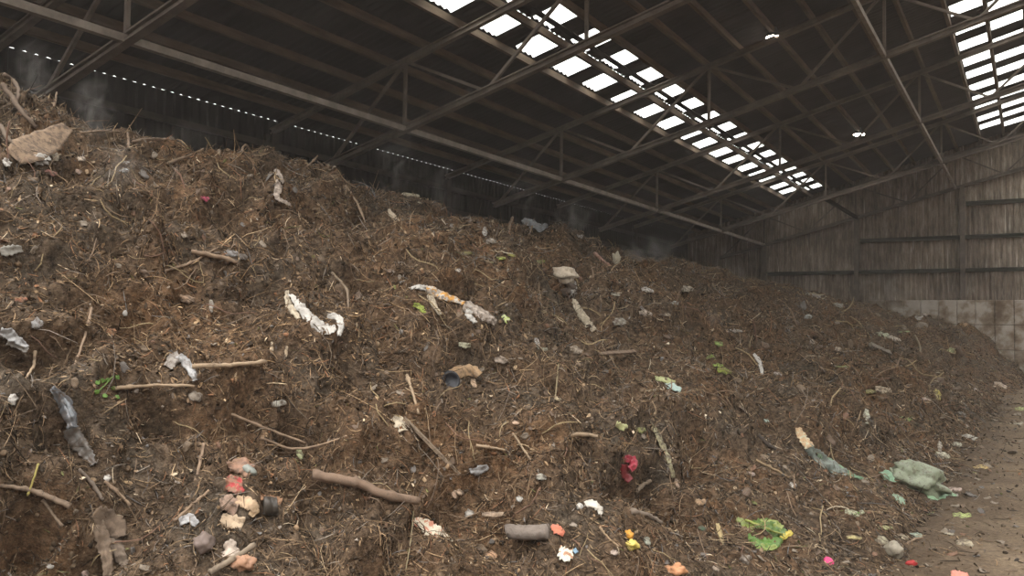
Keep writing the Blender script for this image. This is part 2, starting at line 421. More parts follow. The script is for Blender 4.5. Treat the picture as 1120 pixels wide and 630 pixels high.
m, nt, b, out = newmat('translucent_sheet'); nt.nodes.remove(b)
tr = nt.nodes.new('ShaderNodeBsdfTransparent'); tr.inputs[0].default_value = (.93, .95, .92, 1)
tl = nt.nodes.new('ShaderNodeBsdfTranslucent'); tl.inputs[0].default_value = (.85, .88, .83, 1)
mx = nt.nodes.new('ShaderNodeMixShader'); mx.inputs[0].default_value = .75
nt.links.new(tr.outputs[0], mx.inputs[1]); nt.links.new(tl.outputs[0], mx.inputs[2]); nt.links.new(mx.outputs[0], out.inputs[0])
M_CLEAR = m
ROWN = {(0, 0): ('lower row of the left rooflight strip'), (0, 1): ('upper row of the left rooflight strip'),
        (1, 0): ('left row of the right rooflight strip'), (1, 1): ('second row of the right rooflight strip'), (1, 2): ('rightmost row of the right rooflight strip')}
for (st, r, x0, x1, a, b_) in openings:
    if a < (4 if st == 0 else 16): 
        if b_ < 2: pass
    mb = MB(); n = 14
    for k in range(n+1):
        y = a-.04+(b_-a+.08)*k/n; dz = .022*math.sin(2*math.pi*y/.19)+.012
        mb.v += [((x0-.006)*S, y, sheet_z(x0)+dz), ((x1+.006)*S, y, sheet_z(x1)+dz)]
    mb.f = [(2*k, 2*k+2, 2*k+3, 2*k+1) for k in range(n)]
    o = mb.build('rooflight_sheet', M_CLEAR, smooth=True)
    nm = ROWN[(st, r)]
    tag(o, 'bright translucent roof sheet in the '+nm, 'rooflight', 'clear sheets in the '+nm)
# batten between the lap of the two sheets on the left strip
mb = MB(); mb.bar((-1.262*S, -1.5, sheet_z(-1.262)-.035), (-1.262*S, 35.5, sheet_z(-1.262)-.035), .15, .02); 
tag(mb.build('lap_batten', M_ROOF), 'dark batten dividing the upper row of the left rooflight strip', 'batten')

# unseen right roof slope, walls and yard ground, added to shape the light
mb = MB(); xr = 1.40*S; zr = sheet_z(1.40)
ny2 = 24
strips = [(0, 0), (.6, 1), (4.2, 0), (6.2, 1), (8.2, 0), (12.6, 0)]
for k in range(len(strips)-1):
    x0, x1 = xr+strips[k][0], xr+strips[k+1][0]
    if strips[k][1]:
        for q in range(26):
            y0 = RY+q*1.29; y1 = y0+.8; mb.add([(x0, y0, zr-.267*(x0-xr)), (x0, y1, zr-.267*(x0-xr)), (x1, y1, zr-.267*(x1-xr)), (x1, y0, zr-.267*(x1-xr))], [(0, 1, 2, 3)])
    else: mb.add([(x0, RY, zr-.267*(x0-xr)), (x0, 36.7, zr-.267*(x0-xr)), (x1, 36.7, zr-.267*(x1-xr)), (x1, RY, zr-.267*(x1-xr))], [(0, 1, 2, 3)])
ob = mb.build('ceiling', M_ROOF); o = ob
for nm_, a_, b2_ in (('wall_right_unseen', (xr+12.6, -9, 0), (xr+12.75, 36.7, zr-.267*12.6)), ('wall_back_unseen', (WX*S, -9, 0), (xr+12.6, -8.85, 4.2))):
    w_ = MB(); w_.box(*a_, *b2_); tag(w_.build(nm_, M_ROOF), 'unseen dark sheeted wall added to cut light from outside', kind='structure')  # added out of view to block low light from side and back
tag(o, 'unseen right-hand slope of the shed roof beyond the ridge, added to control light', kind='structure')
mb = MB(); R_ = 160; zg = -.06
mb.add([(-R_, -R_, zg), (R_, -R_, zg), (R_, R_, zg), (-R_, R_, zg)], [(0, 1, 2, 3)])
o = mb.build('ground', mat_noise('yard_ground', [(.3, (.16, .13, .10)), (.7, (.26, .22, .18))], 2, rough=.9)); tag(o, 'bare yard ground around the shed', kind='structure')

# end wall: corrugated cladding, posts, rails, concrete blocks
m, nt, b, out = newmat('stained_cladding')
v = coords(nt, (1, 1, .16)); vv2 = coords(nt, (1, 1, .06)); v3 = coords(nt)
f = noise_tex(nt, v, 7, 5, .75); g = noise_tex(nt, vv2, 14, 2, .5); h = noise_tex(nt, v3, .5, 3)
c0 = ramp(nt, f, [(.3, (.10, .076, .058)), (.5, (.25, .195, .15)), (.7, (.46, .38, .305))])
c1 = ramp(nt, g, [(.66, (0, 0, 0)), (.74, (.38, .36, .33))])  # pale vertical streaks painted in for light leaks and wear
ad = nt.nodes.new('ShaderNodeMix'); ad.data_type = 'RGBA'; ad.blend_type = 'ADD'; ad.inputs[0].default_value = .8
nt.links.new(c0, ad.inputs[6]); nt.links.new(c1, ad.inputs[7])
mu = nt.nodes.new('ShaderNodeMix'); mu.data_type = 'RGBA'; mu.blend_type = 'MULTIPLY'; mu.inputs[0].default_value = 1
nt.links.new(ad.outputs[2], mu.inputs[6]); nt.links.new(ramp(nt, h, [(.35, (.6, .58, .56)), (.6, (1.1, 1.1, 1.1))]), mu.inputs[7])
nt.links.new(mu.outputs[2], b.inputs['Base Color']); b.inputs['Roughness'].default_value = .8
M_CLAD = m
GY = 36.62
def clad(name, p0, p1, zb, ztop, mat, nrm, pitch=.19, dep=.04, gap=0):
    """ribbed sheet from p0 to p1 (plan), ribs standing along nrm"""
    p0 = Vector((*p0, 0)); p1 = Vector((*p1, 0)); Ld = (p1-p0).length; d = (p1-p0)/Ld; nn = Vector(nrm); mb = MB()
    n = int(Ld/pitch)*4; s_ = 0
    prof = [(0, 0), (.28, 0), (.42, 1), (.78, 1), (.92, 0)]
    cols = []
    for k in range(int(Ld/pitch)):
        for t, q in prof[:4] if False else prof: cols.append(((k+t)*pitch, q, k))
    for (s_, q, k) in cols:
        p = p0+d*s_+nn*(dep*q); zt = ztop(p.x) - (gap if (q == 1 and k % 2) else 0)
        mb.v += [(p.x, p.y, zb), (p.x, p.y, zt)]
    mb.f = [(2*k, 2*k+2, 2*k+3, 2*k+1) for k in range(len(cols)-1)]
    o = mb.build(name, mat); tag(o, kind='structure'); return o
w = clad('wall_end', (WX*S, GY), (8.4, GY), 2.75, lambda x: sheet_z(x/S)+.02, M_CLAD, (0, -1, 0)); w['label'] = 'brown stained ribbed metal cladding of the far end wall'
w = clad('wall_end', (WX*S, GY), (-5.3, GY), 0, lambda x: 2.8, M_CLAD, (0, -1, 0)); w['label'] = 'lower ribbed sheet of the end wall hidden behind the heap'
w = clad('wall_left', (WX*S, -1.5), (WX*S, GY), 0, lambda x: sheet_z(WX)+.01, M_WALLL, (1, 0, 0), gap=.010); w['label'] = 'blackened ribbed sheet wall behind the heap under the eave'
mb = MB(); mb.box(WX*S-.05, GY-.12, 0, WX*S+.14, GY+.1, sheet_z(WX)+.05); tag(mb.build('corner_leak_block', M_DARKTIMBER), 'dark filler added to block light where the left wall meets the end wall', 'light blocker')  # filler added to stop a light leak at the corner
for x, lb in ((-1.627, 'leftmost steel post of the end wall, rising just behind the heap'), (-1.007, 'steel post of the end wall left of the brown middle panel'),
              (-.372, 'tall steel post of the end wall under the right roof slope'), (.26, 'steel post of the end wall beyond the right edge'), (.9, 'farthest right steel post of the end wall')):
    if x > 0: continue
    mb = MB(); mb.ibeam((x*S, TY[5]-.02, 2.78), (x*S, TY[5]-.02, low_z(x)), .17, .18, .03, (0, 1, 0)); o = mb.build('wall_post', M_STEEL)
    tag(o, lb, 'steel post', 'posts of the end wall')
for x0, x1, z, lb in ((-.37, 1.38, .806, 'top horizontal rail of the end wall, right of the tall post'), (-1.0, 1.38, .592, 'middle horizontal rail of the end wall'),
                      (-1.62, 1.38, .381, 'lowest horizontal rail of the end wall, just above the heap')):
    mb = MB(); mb.bar((x0*S+.1, GY-.1, zs(z)), (x1*S, GY-.1, zs(z)), .11, .12); mb.bar((x0*S+.1, GY-.17, zs(z)+.07), (x1*S, GY-.17, zs(z)+.07), .16, .03)
    tag(mb.build('wall_rail', M_RAIL), lb, 'wall rail', 'rails of the end wall')
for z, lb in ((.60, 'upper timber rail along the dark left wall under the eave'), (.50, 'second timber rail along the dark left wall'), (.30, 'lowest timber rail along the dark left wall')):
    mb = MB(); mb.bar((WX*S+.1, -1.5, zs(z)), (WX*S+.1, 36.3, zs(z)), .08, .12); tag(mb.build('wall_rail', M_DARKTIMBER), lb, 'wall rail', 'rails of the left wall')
mb = MB(); mb.box(-5.6, 36.45, 0, 8.3, 36.56, 2.77); tag(mb.build('wall_end', M_DARKTIMBER), 'dark backing added behind the push wall joints to stop light leaks', kind='structure')  # added so no daylight shows through the block joints
M_CONC = mat_noise('push_wall_concrete', [(.36, (.13, .085, .052)), (.47, (.26, .20, .145)), (.55, (.42, .36, .30)), (.7, (.50, .45, .40))], 1.3, rough=.9, bump=.3, kind='World')
for r in range(3):
    for k in range(-7, 14):
        x0 = -1.19+.62*k; z0 = 2.80-.93*(r+1)
        mb = MB(); g = .007
        X0, X1, Y0, Y1, Z0, Z1 = x0+g, x0+.62-g, 36.12, 36.72, z0+g*(r < 2), z0+.93-g; c = .02
        # chamfered block face
        mb.v = [(X0, Y0+c, Z0), (X1, Y0+c, Z0), (X1, Y0+c, Z1), (X0, Y0+c, Z1), (X0+c, Y0, Z0+c), (X1-c, Y0, Z0+c), (X1-c, Y0, Z1-c), (X0+c, Y0, Z1-c), (X0, Y1, Z0), (X1, Y1, Z0), (X1, Y1, Z1), (X0, Y1, Z1)]
        mb.f = [(4, 5, 6, 7), (0, 1, 5, 4), (1, 2, 6, 5), (2, 3, 7, 6), (3, 0, 4, 7), (1, 9, 10, 2), (2, 10, 11, 3), (3, 11, 8, 0), (9, 8, 11, 10), (0, 8, 9, 1)]
        mb.v = [(a-x0, b2-36.12, c2-z0) for a, b2, c2 in mb.v]
        o = mb.build('concrete_block', M_CONC); o.location = (x0, 36.12, z0)
        rn = ('top', 'middle', 'bottom')[r]
        tag(o, 'grey-brown concrete block in the '+rn+' course of the push wall below the end cladding', 'concrete block', rn+' course of the push wall')

# high-bay lamps on the eleventh purlin
mE = bpy.data.materials.new('lamp_glow'); mE.use_nodes = True; nt = mE.node_tree; nt.nodes.clear()
e = nt.nodes.new('ShaderNodeEmission'); e.inputs[0].default_value = (1, .92, .80, 1); e.inputs[1].default_value = 40; oo = nt.nodes.new('ShaderNodeOutputMaterial'); nt.links.new(e.outputs[0], oo.inputs[0])
M_LAMP = mat_noise('lamp_housing', [(.3, (.1, .1, .1)), (.7, (.2, .2, .2))], 5, rough=.5)
def lathe(prof, n=20):
    mb = MB()
    for r, z in prof:
        for k in range(n): a = 6.28318*k/n; mb.v.append((r*math.cos(a), r*math.sin(a), z))
    for i in range(len(prof)-1):
        for k in range(n): k2 = (k+1) % n; mb.f.append((i*n+k, i*n+k2, (i+1)*n+k2, (i+1)*n+k))
    mb.f.append(tuple(range(n-1, -1, -1))); mb.f.append(tuple((len(prof)-1)*n+k for k in range(n)))
    return mb
for yb, lb in ((3.03, 'nearer round lamp glowing white under the dark roof'), (4.78, 'farther round lamp glowing white, low against the dark roof')):
    x = -.778; z = soff_z(x)-.06
    t = empty('high_bay_lamp', (x*S, yb*S, z)); tag(t, lb, 'lamp', 'lamps hung from the roof')
    shade_ = lathe([(.17, -.0), (.15, .06), (.08, .13), (.06, .22), (.03, .24), (.02, .3)]).build('lamp_shade', M_LAMP, t, True)
    lathe([(.16, -.02), (.168, -.01), (.165, -.001)]).build('bulb', mE, shade_)
    ld = bpy.data.lights.new('lamp_light', 'SPOT'); ld.spot_size = 2.6; ld.spot_blend = .4; ld.energy = 90; ld.color = (1, .9, .78); ld.shadow_soft_size = .14
    lo = bpy.data.objects.new('lamp_light', ld); C.objects.link(lo); lo.location = (0, 0, -.03); lo.parent = t

# ------------------------------------------------------------------ things lying on the heap
def catmull(pts, n):
    P = [Vector(p) for p in pts]
    if len(P) == 2: return [P[0].lerp(P[1], k/n) for k in range(n+1)]
    E = [P[0]*2-P[1]] + P + [P[-1]*2-P[-2]]; out = []
    for i in range(1, len(E)-2):
        for k in range(n):
            t = k/n; a, b_, c, d = E[i-1], E[i], E[i+1], E[i+2]
            out.append(.5*((2*b_) + (c-a)*t + (2*a-5*b_+4*c-d)*t*t + (3*b_-a-3*c+d)*t**3))
    out.append(P[-1]); return out

def slope_n(p):
    e = .3; b0 = base_h(np.array([p.x-e, p.x+e, p.x, p.x]), np.array([p.y, p.y, p.y-e, p.y+e]))
    return Vector((-(b0[1]-b0[0])/(2*e), -(b0[3]-b0[2])/(2*e), 1)).normalized() if p.z > .1 else Vector((0, 0, 1))
def on_plane(pts):
    """the pixels carried onto the local lie of the heap through their middle hit"""
    def need(u, v):
        for k in range(60):
            loc = BVH.ray_cast(EYEV, ray(u, v+k))[0]
            if loc is not None and loc.x > -8.3: return k
        return 0
    nd = [need(u, v) for u, v in pts]; vs = [v for u, v in pts]; ext = max(vs)-min(vs)
    sh = max(nd[vs.index(max(vs))], max(nd)-(14 if ext > 7 else 1)); sh = sh+2 if sh > 0 else 0
    pts = [(u, v+sh) for u, v in pts]
    hs = [hit(u, v) for u, v in pts]; mid = sorted(hs, key=lambda h: h[2])[(len(hs)-1)//2]; c = mid[0]
    vw = (EYEV-c).normalized(); n = (slope_n(c)+vw*.35).normalized(); out = []
    for (u, v), h in zip(pts, hs):
        d = ray(u, v); t = (c-EYEV).dot(n)/d.dot(n); t = t*.75+min(max(h[2], t*.85), t*1.15)*.25
        out.append((EYEV+d*t, n, t))
    return out
def clear_of(rows, gap, cap):
    """ease a laid-on thing off the bumps that would swallow it"""
    m = len(rows); nw = len(rows[0]); pen = []
    for r in rows:
        pr = []
        for q in r:
            dq = (q-EYEV).length; loc, n_, i_, dh = BVH.ray_cast(EYEV, (q-EYEV)/dq)
            pr.append(min(cap, max(0, (dq-dh+gap) if loc is not None else 0)))
        pen.append(pr)
    for i in range(m):
        for j in range(nw):
            a0, a1, b0, b1 = max(0, i-2), min(m, i+3), max(0, j-2), min(nw, j+3)
            av = sum(pen[a][b_] for a in range(a0, a1) for b_ in range(b0, b1))/((a1-a0)*(b1-b0))
            q = rows[i][j]; d = (EYEV-q).normalized(); rows[i][j] = q + d*max(av*1.2, pen[i][j]*.85)

def ribbon_mesh(pts, lift, seed, thick=.004, fold=.5, curl=.0, nw=9, nl=9, edge=.18):
    """pts: (u, v, width px). A crumpled sheet laid over the heap along the path."""
    hs = on_plane([(u, v) for u, v, w in pts]); n = hs[0][1]
    view = -(sum((h[0] for h in hs), Vector())/len(hs) - EYEV).normalized()
    n = (n + view*.7).normalized()
    ctl = [h[0]+n*lift*(h[2]/F) for h in hs]; W = [p[2]*px(h[2]) for p, h in zip(pts, hs)]
    cl = catmull(ctl, nl); m = len(cl); ws = np.interp(np.linspace(0, len(W)-1, m), range(len(W)), W)
    V = []; rows = []
    wm = max(W); o = Vector((seed*3.17, seed*1.91, seed*.7))
    for i, p in enumerate(cl):
        d = (cl[min(i+1, m-1)]-cl[max(i-1, 0)]).normalized(); sd = d.cross(n).normalized()
        row = []
        for j in range(nw):
            t = j/(nw-1)*2-1
            e_ = 1 + edge*mnoise.noise(Vector((i*.55, t*.3+seed, 5)))
            q = p + sd*(t*ws[i]/2*e_) - n*(curl*t*t*ws[i]*.5)
            sp = (q-cl[0])/(wm+1e-6)
            fd = mnoise.noise(Vector((sp.x*1.2, sp.y*1.2, sp.z*1.2))*1.6+o) + .6*mnoise.noise(Vector((t*2.3+seed, i*.12, seed))) + .4*mnoise.noise(sp*4+o)
            q = q + n*(fd*fold*wm*.35) + d*(.15*wm*edge*mnoise.noise(Vector((t*1.7, i*.2, seed+9))) if i in (0, m-1) else 0)
            row.append(q)
        rows.append(row)
        OCC.append((*((row[0]+row[-1])/2), max((row[0]-row[-1]).length*.6, .015)))
    clear_of(rows, .012, .3)
    top = [q for r in rows for q in r]; N = len(top)
    mb = MB(); c0 = cl[m//2]
    mb.v = [tuple(q-c0) for q in top] + [tuple(q-n*max(thick, wm*.015)-c0) for q in top]
    for i in range(m-1):
        for j in range(nw-1):
            a = i*nw+j; mb.f.append((a, a+1, a+nw+1, a+nw)); mb.f.append((N+a, N+a+nw, N+a+nw+1, N+a+1))
    bd = [j for j in range(nw)] + [i*nw+nw-1 for i in range(1, m)] + [(m-1)*nw+j for j in range(nw-2, -1, -1)] + [i*nw for i in range(m-2, 0, -1)]
    for k in range(len(bd)):
        a, b_ = bd[k], bd[(k+1) % len(bd)]; mb.f.append((a, N+a, N+b_, b_))
    return mb, c0

SEED = [1]
def sheet(name, pts, mat, label=None, cat=None, parent=None, lift=1.5, fold=.5, curl=0, thick=.004, edge=.5, nw=9, nl=9, group=None):
    SEED[0] += 1
    mb, c0 = ribbon_mesh(pts, lift, SEED[0], thick, fold, curl, nw, nl, edge)
    o = mb.build(name, mat, None, True)
    if parent is not None: o.parent = parent; o.location = c0-parent.location
    else: o.location = c0
    if label: tag(o, label, cat, group)
    return o

def blob(name, u, v, w, h, mat, label=None, cat=None, parent=None, rough=.25, flat=1, embed=.25, group=None, lvl=I2, tilt=0):
    SEED[0] += 1; loc, n, d = hit(u, v); s = px(d); mb = MB(); sd = SEED[0]*2.3
    rx = Vector((ROT[0][0], ROT[1][0], ROT[2][0])); up = Vector((ROT[0][1], ROT[1][1], ROT[2][1])); fw = FWD
    ca, sa = math.cos(tilt), math.sin(tilt); rx, up = rx*ca+up*sa, up*ca-rx*sa
    c0 = loc + n*(h*s*.5*(1-embed*2))
    OCC.append((*c0, max(w, h)*s*.55))
    for p in lvl[0]:
        q = Vector(p); r = 1+rough*mnoise.noise(q*1.7+Vector((sd, 0, 0)))*1.6+rough*.4*mnoise.noise(q*5+Vector((0, sd, 0)))
        mb.v.append(tuple(rx*(q.x*w/2*s*r) + up*(q.z*h/2*s*r) + fw*(q.y*min(w, h)/2*s*r*flat)))
    mb.f = list(lvl[1]); o = mb.build(name, mat, None, True)
    if parent is not None: o.parent = parent; o.location = c0-parent.location
    else: o.location = c0
    if label: tag(o, label, cat, group)
    return o

def stick(name, pts, r0, r1, mat, label=None, cat=None, parent=None, lift=1.5, n=8, wob=.15, knots=0, group=None, square=False):
    hs = on_plane(pts); dm = sum(h[2] for h in hs)/len(hs); s = px(dm)
    ctl = [h[0]+h[1]*(lift*s*max(r0, r1)) for h in hs]; cl = catmull(ctl, 7); m = len(cl); c0 = cl[m//2].copy()
    # rest it on the bumps between the control points
    rw = [[p] for p in cl]; clear_of(rw, max(r0, r1)*s*.8, .25); old = [p.copy() for p in cl]
    dd_ = [(rw[i][0]-cl[i]) for i in range(m)]
    for i, p in enumerate(cl):
        a0, a1 = max(0, i-5), min(m, i+6); av = sum((dd_[k] for k in range(a0, a1)), Vector())/(a1-a0)
        cl[i] = p + av*1.25
    for p in cl: OCC.append((p.x, p.y, p.z, max(r0, r1)*s*1.3+.006))
    rad = [(r0+(r1-r0)*i/(m-1))*s for i in range(m)]
    for k in range(knots):
        i = random.randrange(1, m-1); rad[i] *= 1.35
    mb = MB(); c0 = cl[m//2].copy(); mb.tube([p-c0+Vector([random.uniform(-1, 1)*(.25 if r0 < 3.5 else .08)*r0*s*(wob > 0) for _ in range(3)]) for p in cl], rad, 4 if square else n, True, wob)
    o = mb.build(name, mat, None, not square)
    if parent is not None: o.parent = parent; o.location = c0-parent.location
    else: o.location = c0
    if label: tag(o, label, cat, group)
    return o

WHITE = (.62, .58, .52); CREAM = (.60, .50, .36); GREYW = (.42, .41, .40); TAN = (.36, .235, .13); PALEWOOD = (.42, .30, .19)
BARK = (.155, .105, .07); GREEN = (.13, .22, .04); YEL = (.62, .55, .12); ORG = (.62, .24, .06); PINK = (.72, .10, .20)
mWH = mat_dirty(WHITE, .34); mWH2 = mat_dirty(WHITE, .4); mCR = mat_dirty(CREAM, .37); mGW = mat_dirty(GREYW, .38, .35); mTAN = mat_dirty(TAN, .42, .85)
mWOOD = mat_dirty(PALEWOOD, .44, .85); mBARK = mat_noise('bark', [(.3, (.075, .05, .034)), (.7, (.21, .145, .098))], 12, rough=.9, bump=.6)
mTWIG = mat_noise('twig_bark', [(.3, (.12, .08, .053)), (.7, (.27, .185, .12))], 14, rough=.85, bump=.3)
mSTRAW = mat_dirty((.46, .34, .18), .36, .8); mGRN = mat_dirty(GREEN, .36, .5); mLIME = mat_dirty((.38, .42, .10), .36, .5)

# --- large recognisable pieces
def root_at(name, u, v, label, cat):
    l, n, d = hit(u, v); t = empty(name, l); tag(t, label, cat); return t
M_CARD = mat_dirty((.33, .225, .145), .44, .9)
t = root_at('torn_board', 40, 160, 'big torn tan board near the top left of the heap with white frayed edge', 'board')
sheet('panel', [(14, 172, 18), (30, 165, 30), (50, 155, 28), (74, 139, 12)], M_CARD, parent=t, lift=.75, fold=.10, edge=.12, nl=8)
sheet('frayed_edge', [(36, 176, 7), (46, 172, 9), (55, 173, 5)], mWH, parent=t, lift=.6, fold=.7)
sheet('frayed_flap', [(52, 162, 6), (58, 168, 8), (61, 176, 4)], mCR, parent=t, lift=.8, fold=.7)

t = root_at('rag', 345, 345, 'long twisted off-white rag lying left of centre, forked at its top end', 'rag')
sheet('rag_strip', [(318, 322, 6), (330, 336, 10), (345, 352, 13), (358, 360, 12), (367, 358, 6)], mWH, parent=t, lift=.9, fold=1.0, curl=.5, edge=.5)
sheet('rag_end', [(314, 318, 4), (315, 330, 6), (322, 341, 9), (327, 348, 4)], mCR, parent=t, lift=.8, fold=.9, curl=.5)
sheet('rag_loop', [(358, 345, 5), (369, 346, 8), (373, 355, 8), (371, 368, 4)], mWH, parent=t, lift=1.0, fold=.9, curl=.6)

t = root_at('knotted_bag', 625, 320, 'knotted dirty plastic bag hanging down the face, round top and long pale tail', 'plastic bag')
blob('bag_top', 615, 301, 24, 17, mat_dirty((.78, .64, .48), .36, .5), parent=t, rough=.5, tilt=-.3)
sheet('bag_neck', [(622, 303, 9), (628, 312, 8), (629, 322, 7)], mWH2, parent=t, lift=1.2, fold=.8, curl=.7)
blob('bag_knot', 622, 319, 15, 13, mat_dirty((.07, .05, .035), .6), parent=t, rough=.6)
sheet('bag_tail', [(628, 327, 6), (634, 338, 9), (642, 350, 11), (651, 362, 8)], mCR, parent=t, lift=1.2, fold=.7, curl=.7)

t = root_at('packaging', 480, 325, 'dirty white and orange wrapper with two hanging legs, in the middle of the heap', 'wrapper')
sheet('wrapper_body', [(466, 316, 9), (477, 320, 11), (490, 325, 10), (508, 331, 5)], mat_dirty((.64, .56, .46), .42, .5, (.70, .34, .06), scale=24), parent=t, lift=1, fold=.8, curl=.3)
sheet('wrapper_arm', [(448, 316, 4), (458, 314, 5), (467, 316, 8)], mWH, parent=t, lift=1, fold=.8)
sheet('wrapper_leg', [(470, 320, 7), (474, 331, 7), (482, 344, 4)], mCR, parent=t, lift=1, fold=.8, curl=.5)
t = root_at('plastic_bag', 522, 342, 'crumpled whitish plastic bag with two drooping ends, right of the orange wrapper', 'plastic bag')
sheet('bag_side', [(507, 333, 12), (520, 338, 15), (532, 345, 12), (542, 354, 5)], mat_dirty((.55, .46, .38), .42, .45), parent=t, lift=1.1, fold=.9, curl=.6)
sheet('bag_flap', [(511, 335, 9), (514, 345, 8), (520, 353, 4)], mWH, parent=t, lift=1.0, fold=.9, curl=.6)
sheet('bottle_cap_scrap', [(549, 346, 7), (556, 352, 7)], mat_dirty((.66, .68, .40), .34, .5, (.45, .60, .05), scale=24), 'small white and lime-green scrap just right of the drooping white bag', 'scrap', fold=.4)
sheet('leaf', [(452, 334, 4), (459, 337, 8), (465, 343, 3)], mat_dirty((.30, .36, .05), .36), 'yellow-green leaf just below the orange wrapper', 'leaf', fold=.8)

t = root_at('carton', 503, 412, 'squashed tan carton with a dark round end, below the middle of the heap', 'carton')
sheet('carton_side', [(484, 411, 10), (500, 406, 15), (516, 403, 15), (526, 409, 10)], mat_dirty((.50, .32, .17), .40, .7), parent=t, lift=1.0, fold=.45, curl=.6)
mb = MB(); l0, n0, d0 = hit(489, 417); s0 = px(d0)
cc = lathe([(11*s0, 0), (11.5*s0, 3*s0), (10*s0, 6*s0), (8*s0, 6*s0), (7*s0, 3.5*s0)], 22)
o = cc.build('dark_lid', mat_noise('black_plastic', [(.3, (.012, .012, .014)), (.7, (.04, .04, .045))], 8, rough=.45), t, True)
o.location = l0+n0*3*s0-t.location; o.rotation_euler = (n0*.7+Vector((.1, -.6, .2))).to_track_quat('Z', 'Y').to_euler(); o['label'] = 'black round end of the carton'
sheet('carton_tab', [(517, 414, 6), (519, 424, 5)], mat_dirty((.55, .38, .25), .36, .7), parent=t, lift=.8, fold=.4)

# plank with pale rag
l0, n0, d0 = hit(444, 461); l1, n1, d1 = hit(503, 521)
def plank(u0, v0, u1, v1, w, th, mat, label, ends=None):
    a, na, da = hit(u0, v0); b_, nb, db = hit(u1, v1); s = px((da+db)/2); nn = (na+nb).normalized()
    a = a+nn*th*s*1.5; b_ = b_+nn*th*s*1.5; mid = (a+b_)/2
    mb = MB(); N = 8
    d = (b_-a).normalized(); sd = d.cross(nn).normalized(); up = sd.cross(d)
    for i in range(N+1):
        p = a.lerp(b_, i/N)-mid
        for x, z in ((-1, -1), (-.8, -1), (.8, -1), (1, -1), (1, 1), (.8, 1), (-.8, 1), (-1, 1)):
            e_ = 1 if 0 < i < N else 1
            j = Vector([random.uniform(-.06, .06)*w*s for _ in range(3)])
            q = p+sd*(x*w*s/2)+up*(z*th*s/2)+j
            if i in (0, N): q += d*random.uniform(-.5, .5)*w*s*.6
            mb.v.append(tuple(q))
    for i in range(N):
        for k in range(8): k2 = (k+1) % 8; mb.f.append((i*8+k, i*8+k2, i*8+8+k2, i*8+8+k))
    mb.f.append(tuple(range(7, -1, -1))); mb.f.append(tuple(N*8+k for k in range(8)))
    o = mb.build('plank', mat); o.location = mid; tag(o, label, 'plank'); return o
plank(444, 462, 504, 522, 6.5, 3, mat_dirty((.34, .25, .17), .40, .85), 'straight grey-brown wooden batten lying diagonally left of the lower middle')
plank(640, 570-180, 694, 386, 5, 2, mBARK, 'dark board half buried in the heap right of centre')
plank(951, 380, 972, 389, 5, 3, mat_dirty((.26, .22, .17), .42, .85), 'short grey board on the far part of the heap')
plank(440, 208, 456, 212, 4, 2, mat_dirty((.66, .56, .40), .3, .7), 'short pale board end sticking up on the heap crest')
sheet('rag', [(430, 456, 8), (437, 462, 12), (441, 472, 8)], mCR, 'crumpled cream rag at the upper end of the diagonal batten', 'rag', fold=1, curl=.4)
sheet('rag', [(514, 516, 6), (524, 514, 9), (534, 510, 6)], mGW, 'small greyish rag right of the lower end of the diagonal batten', 'rag', fold=1, curl=.4)

t = root_at('printed_packet', 470, 577, 'flat cream packet with reddish print, low on the heap left of the log', 'packet')
sheet('packet', [(450, 571, 4), (460, 573, 13), (472, 580, 18), (481, 585, 12)], mat_dirty((.74, .66, .50), .30, .5, (.62, .28, .18), scale=24), parent=t, lift=.6, fold=.3, edge=.4)
sheet('packet_tip', [(481, 583, 8), (488, 587, 6), (495, 592, 2)], mat_dirty((.60, .50, .36), .34, .5), parent=t, lift=.6, fold=.3)

t = root_at('log', 577, 585, 'short grey-barked log lying level near the bottom middle', 'log')
stick('trunk', [(552, 584), (575, 585), (598, 584)], 7.5, 8, mat_noise('grey_bark', [(.3, (.10, .08, .065)), (.7, (.22, .18, .15))], 10, rough=.9, bump=.5), parent=t, lift=.6, n=14, wob=.06)
blob('cut_end', 598, 583, 9, 14, mWOOD, parent=t, rough=.15, flat=.5)
sheet('scrap', [(603, 575, 4), (609, 579, 11), (617, 584, 6)], mat_dirty((.72, .22, .13), .30, .5), 'flat orange-red triangular scrap at the right end of the log', 'scrap', fold=.2, lift=.6)
sheet('scrap', [(611, 603, 12), (619, 606, 15), (627, 605, 7)], mat_dirty((.76, .72, .58), .32, .5, (.45, .24, .14), scale=24), 'cream scrap with brown print and a bluish corner below the log', 'scrap', fold=.5, lift=.7)
sheet('scrap', [(627, 604, 5), (631, 602, 5)], mat_dirty((.25, .38, .48), .3), 'tiny blue corner beside the cream printed scrap', 'scrap', fold=.3)
t = root_at('fruit', 687, 590, 'orange and yellow piece of fruit low on the heap right of the log', 'fruit')
blob('fruit_top', 686, 587, 10, 10, mat_dirty((.78, .36, .05), .28, .5), parent=t, rough=.3)
blob('fruit_base', 690, 597, 14, 11, mat_dirty((.76, .60, .14), .28, .5), parent=t, rough=.35)
blob('peel', 738, 625, 20, 11, mat_dirty((.72, .34, .16), .34, .5), 'piece of orange peel at the bottom edge of the picture, right of the fruit', 'peel', rough=.5)
sheet('shell', [(640, 552, 6), (648, 550, 9), (656, 556, 8), (656, 563, 4)], mat_dirty((.76, .70, .60), .28), 'curved white shell-like piece above the orange-red scrap', 'shell', curl=.6, fold=.3, lift=1)
blob('shell', 635, 556, 7, 8, mWH, 'small round white piece just left of the curved white shell', 'shell')

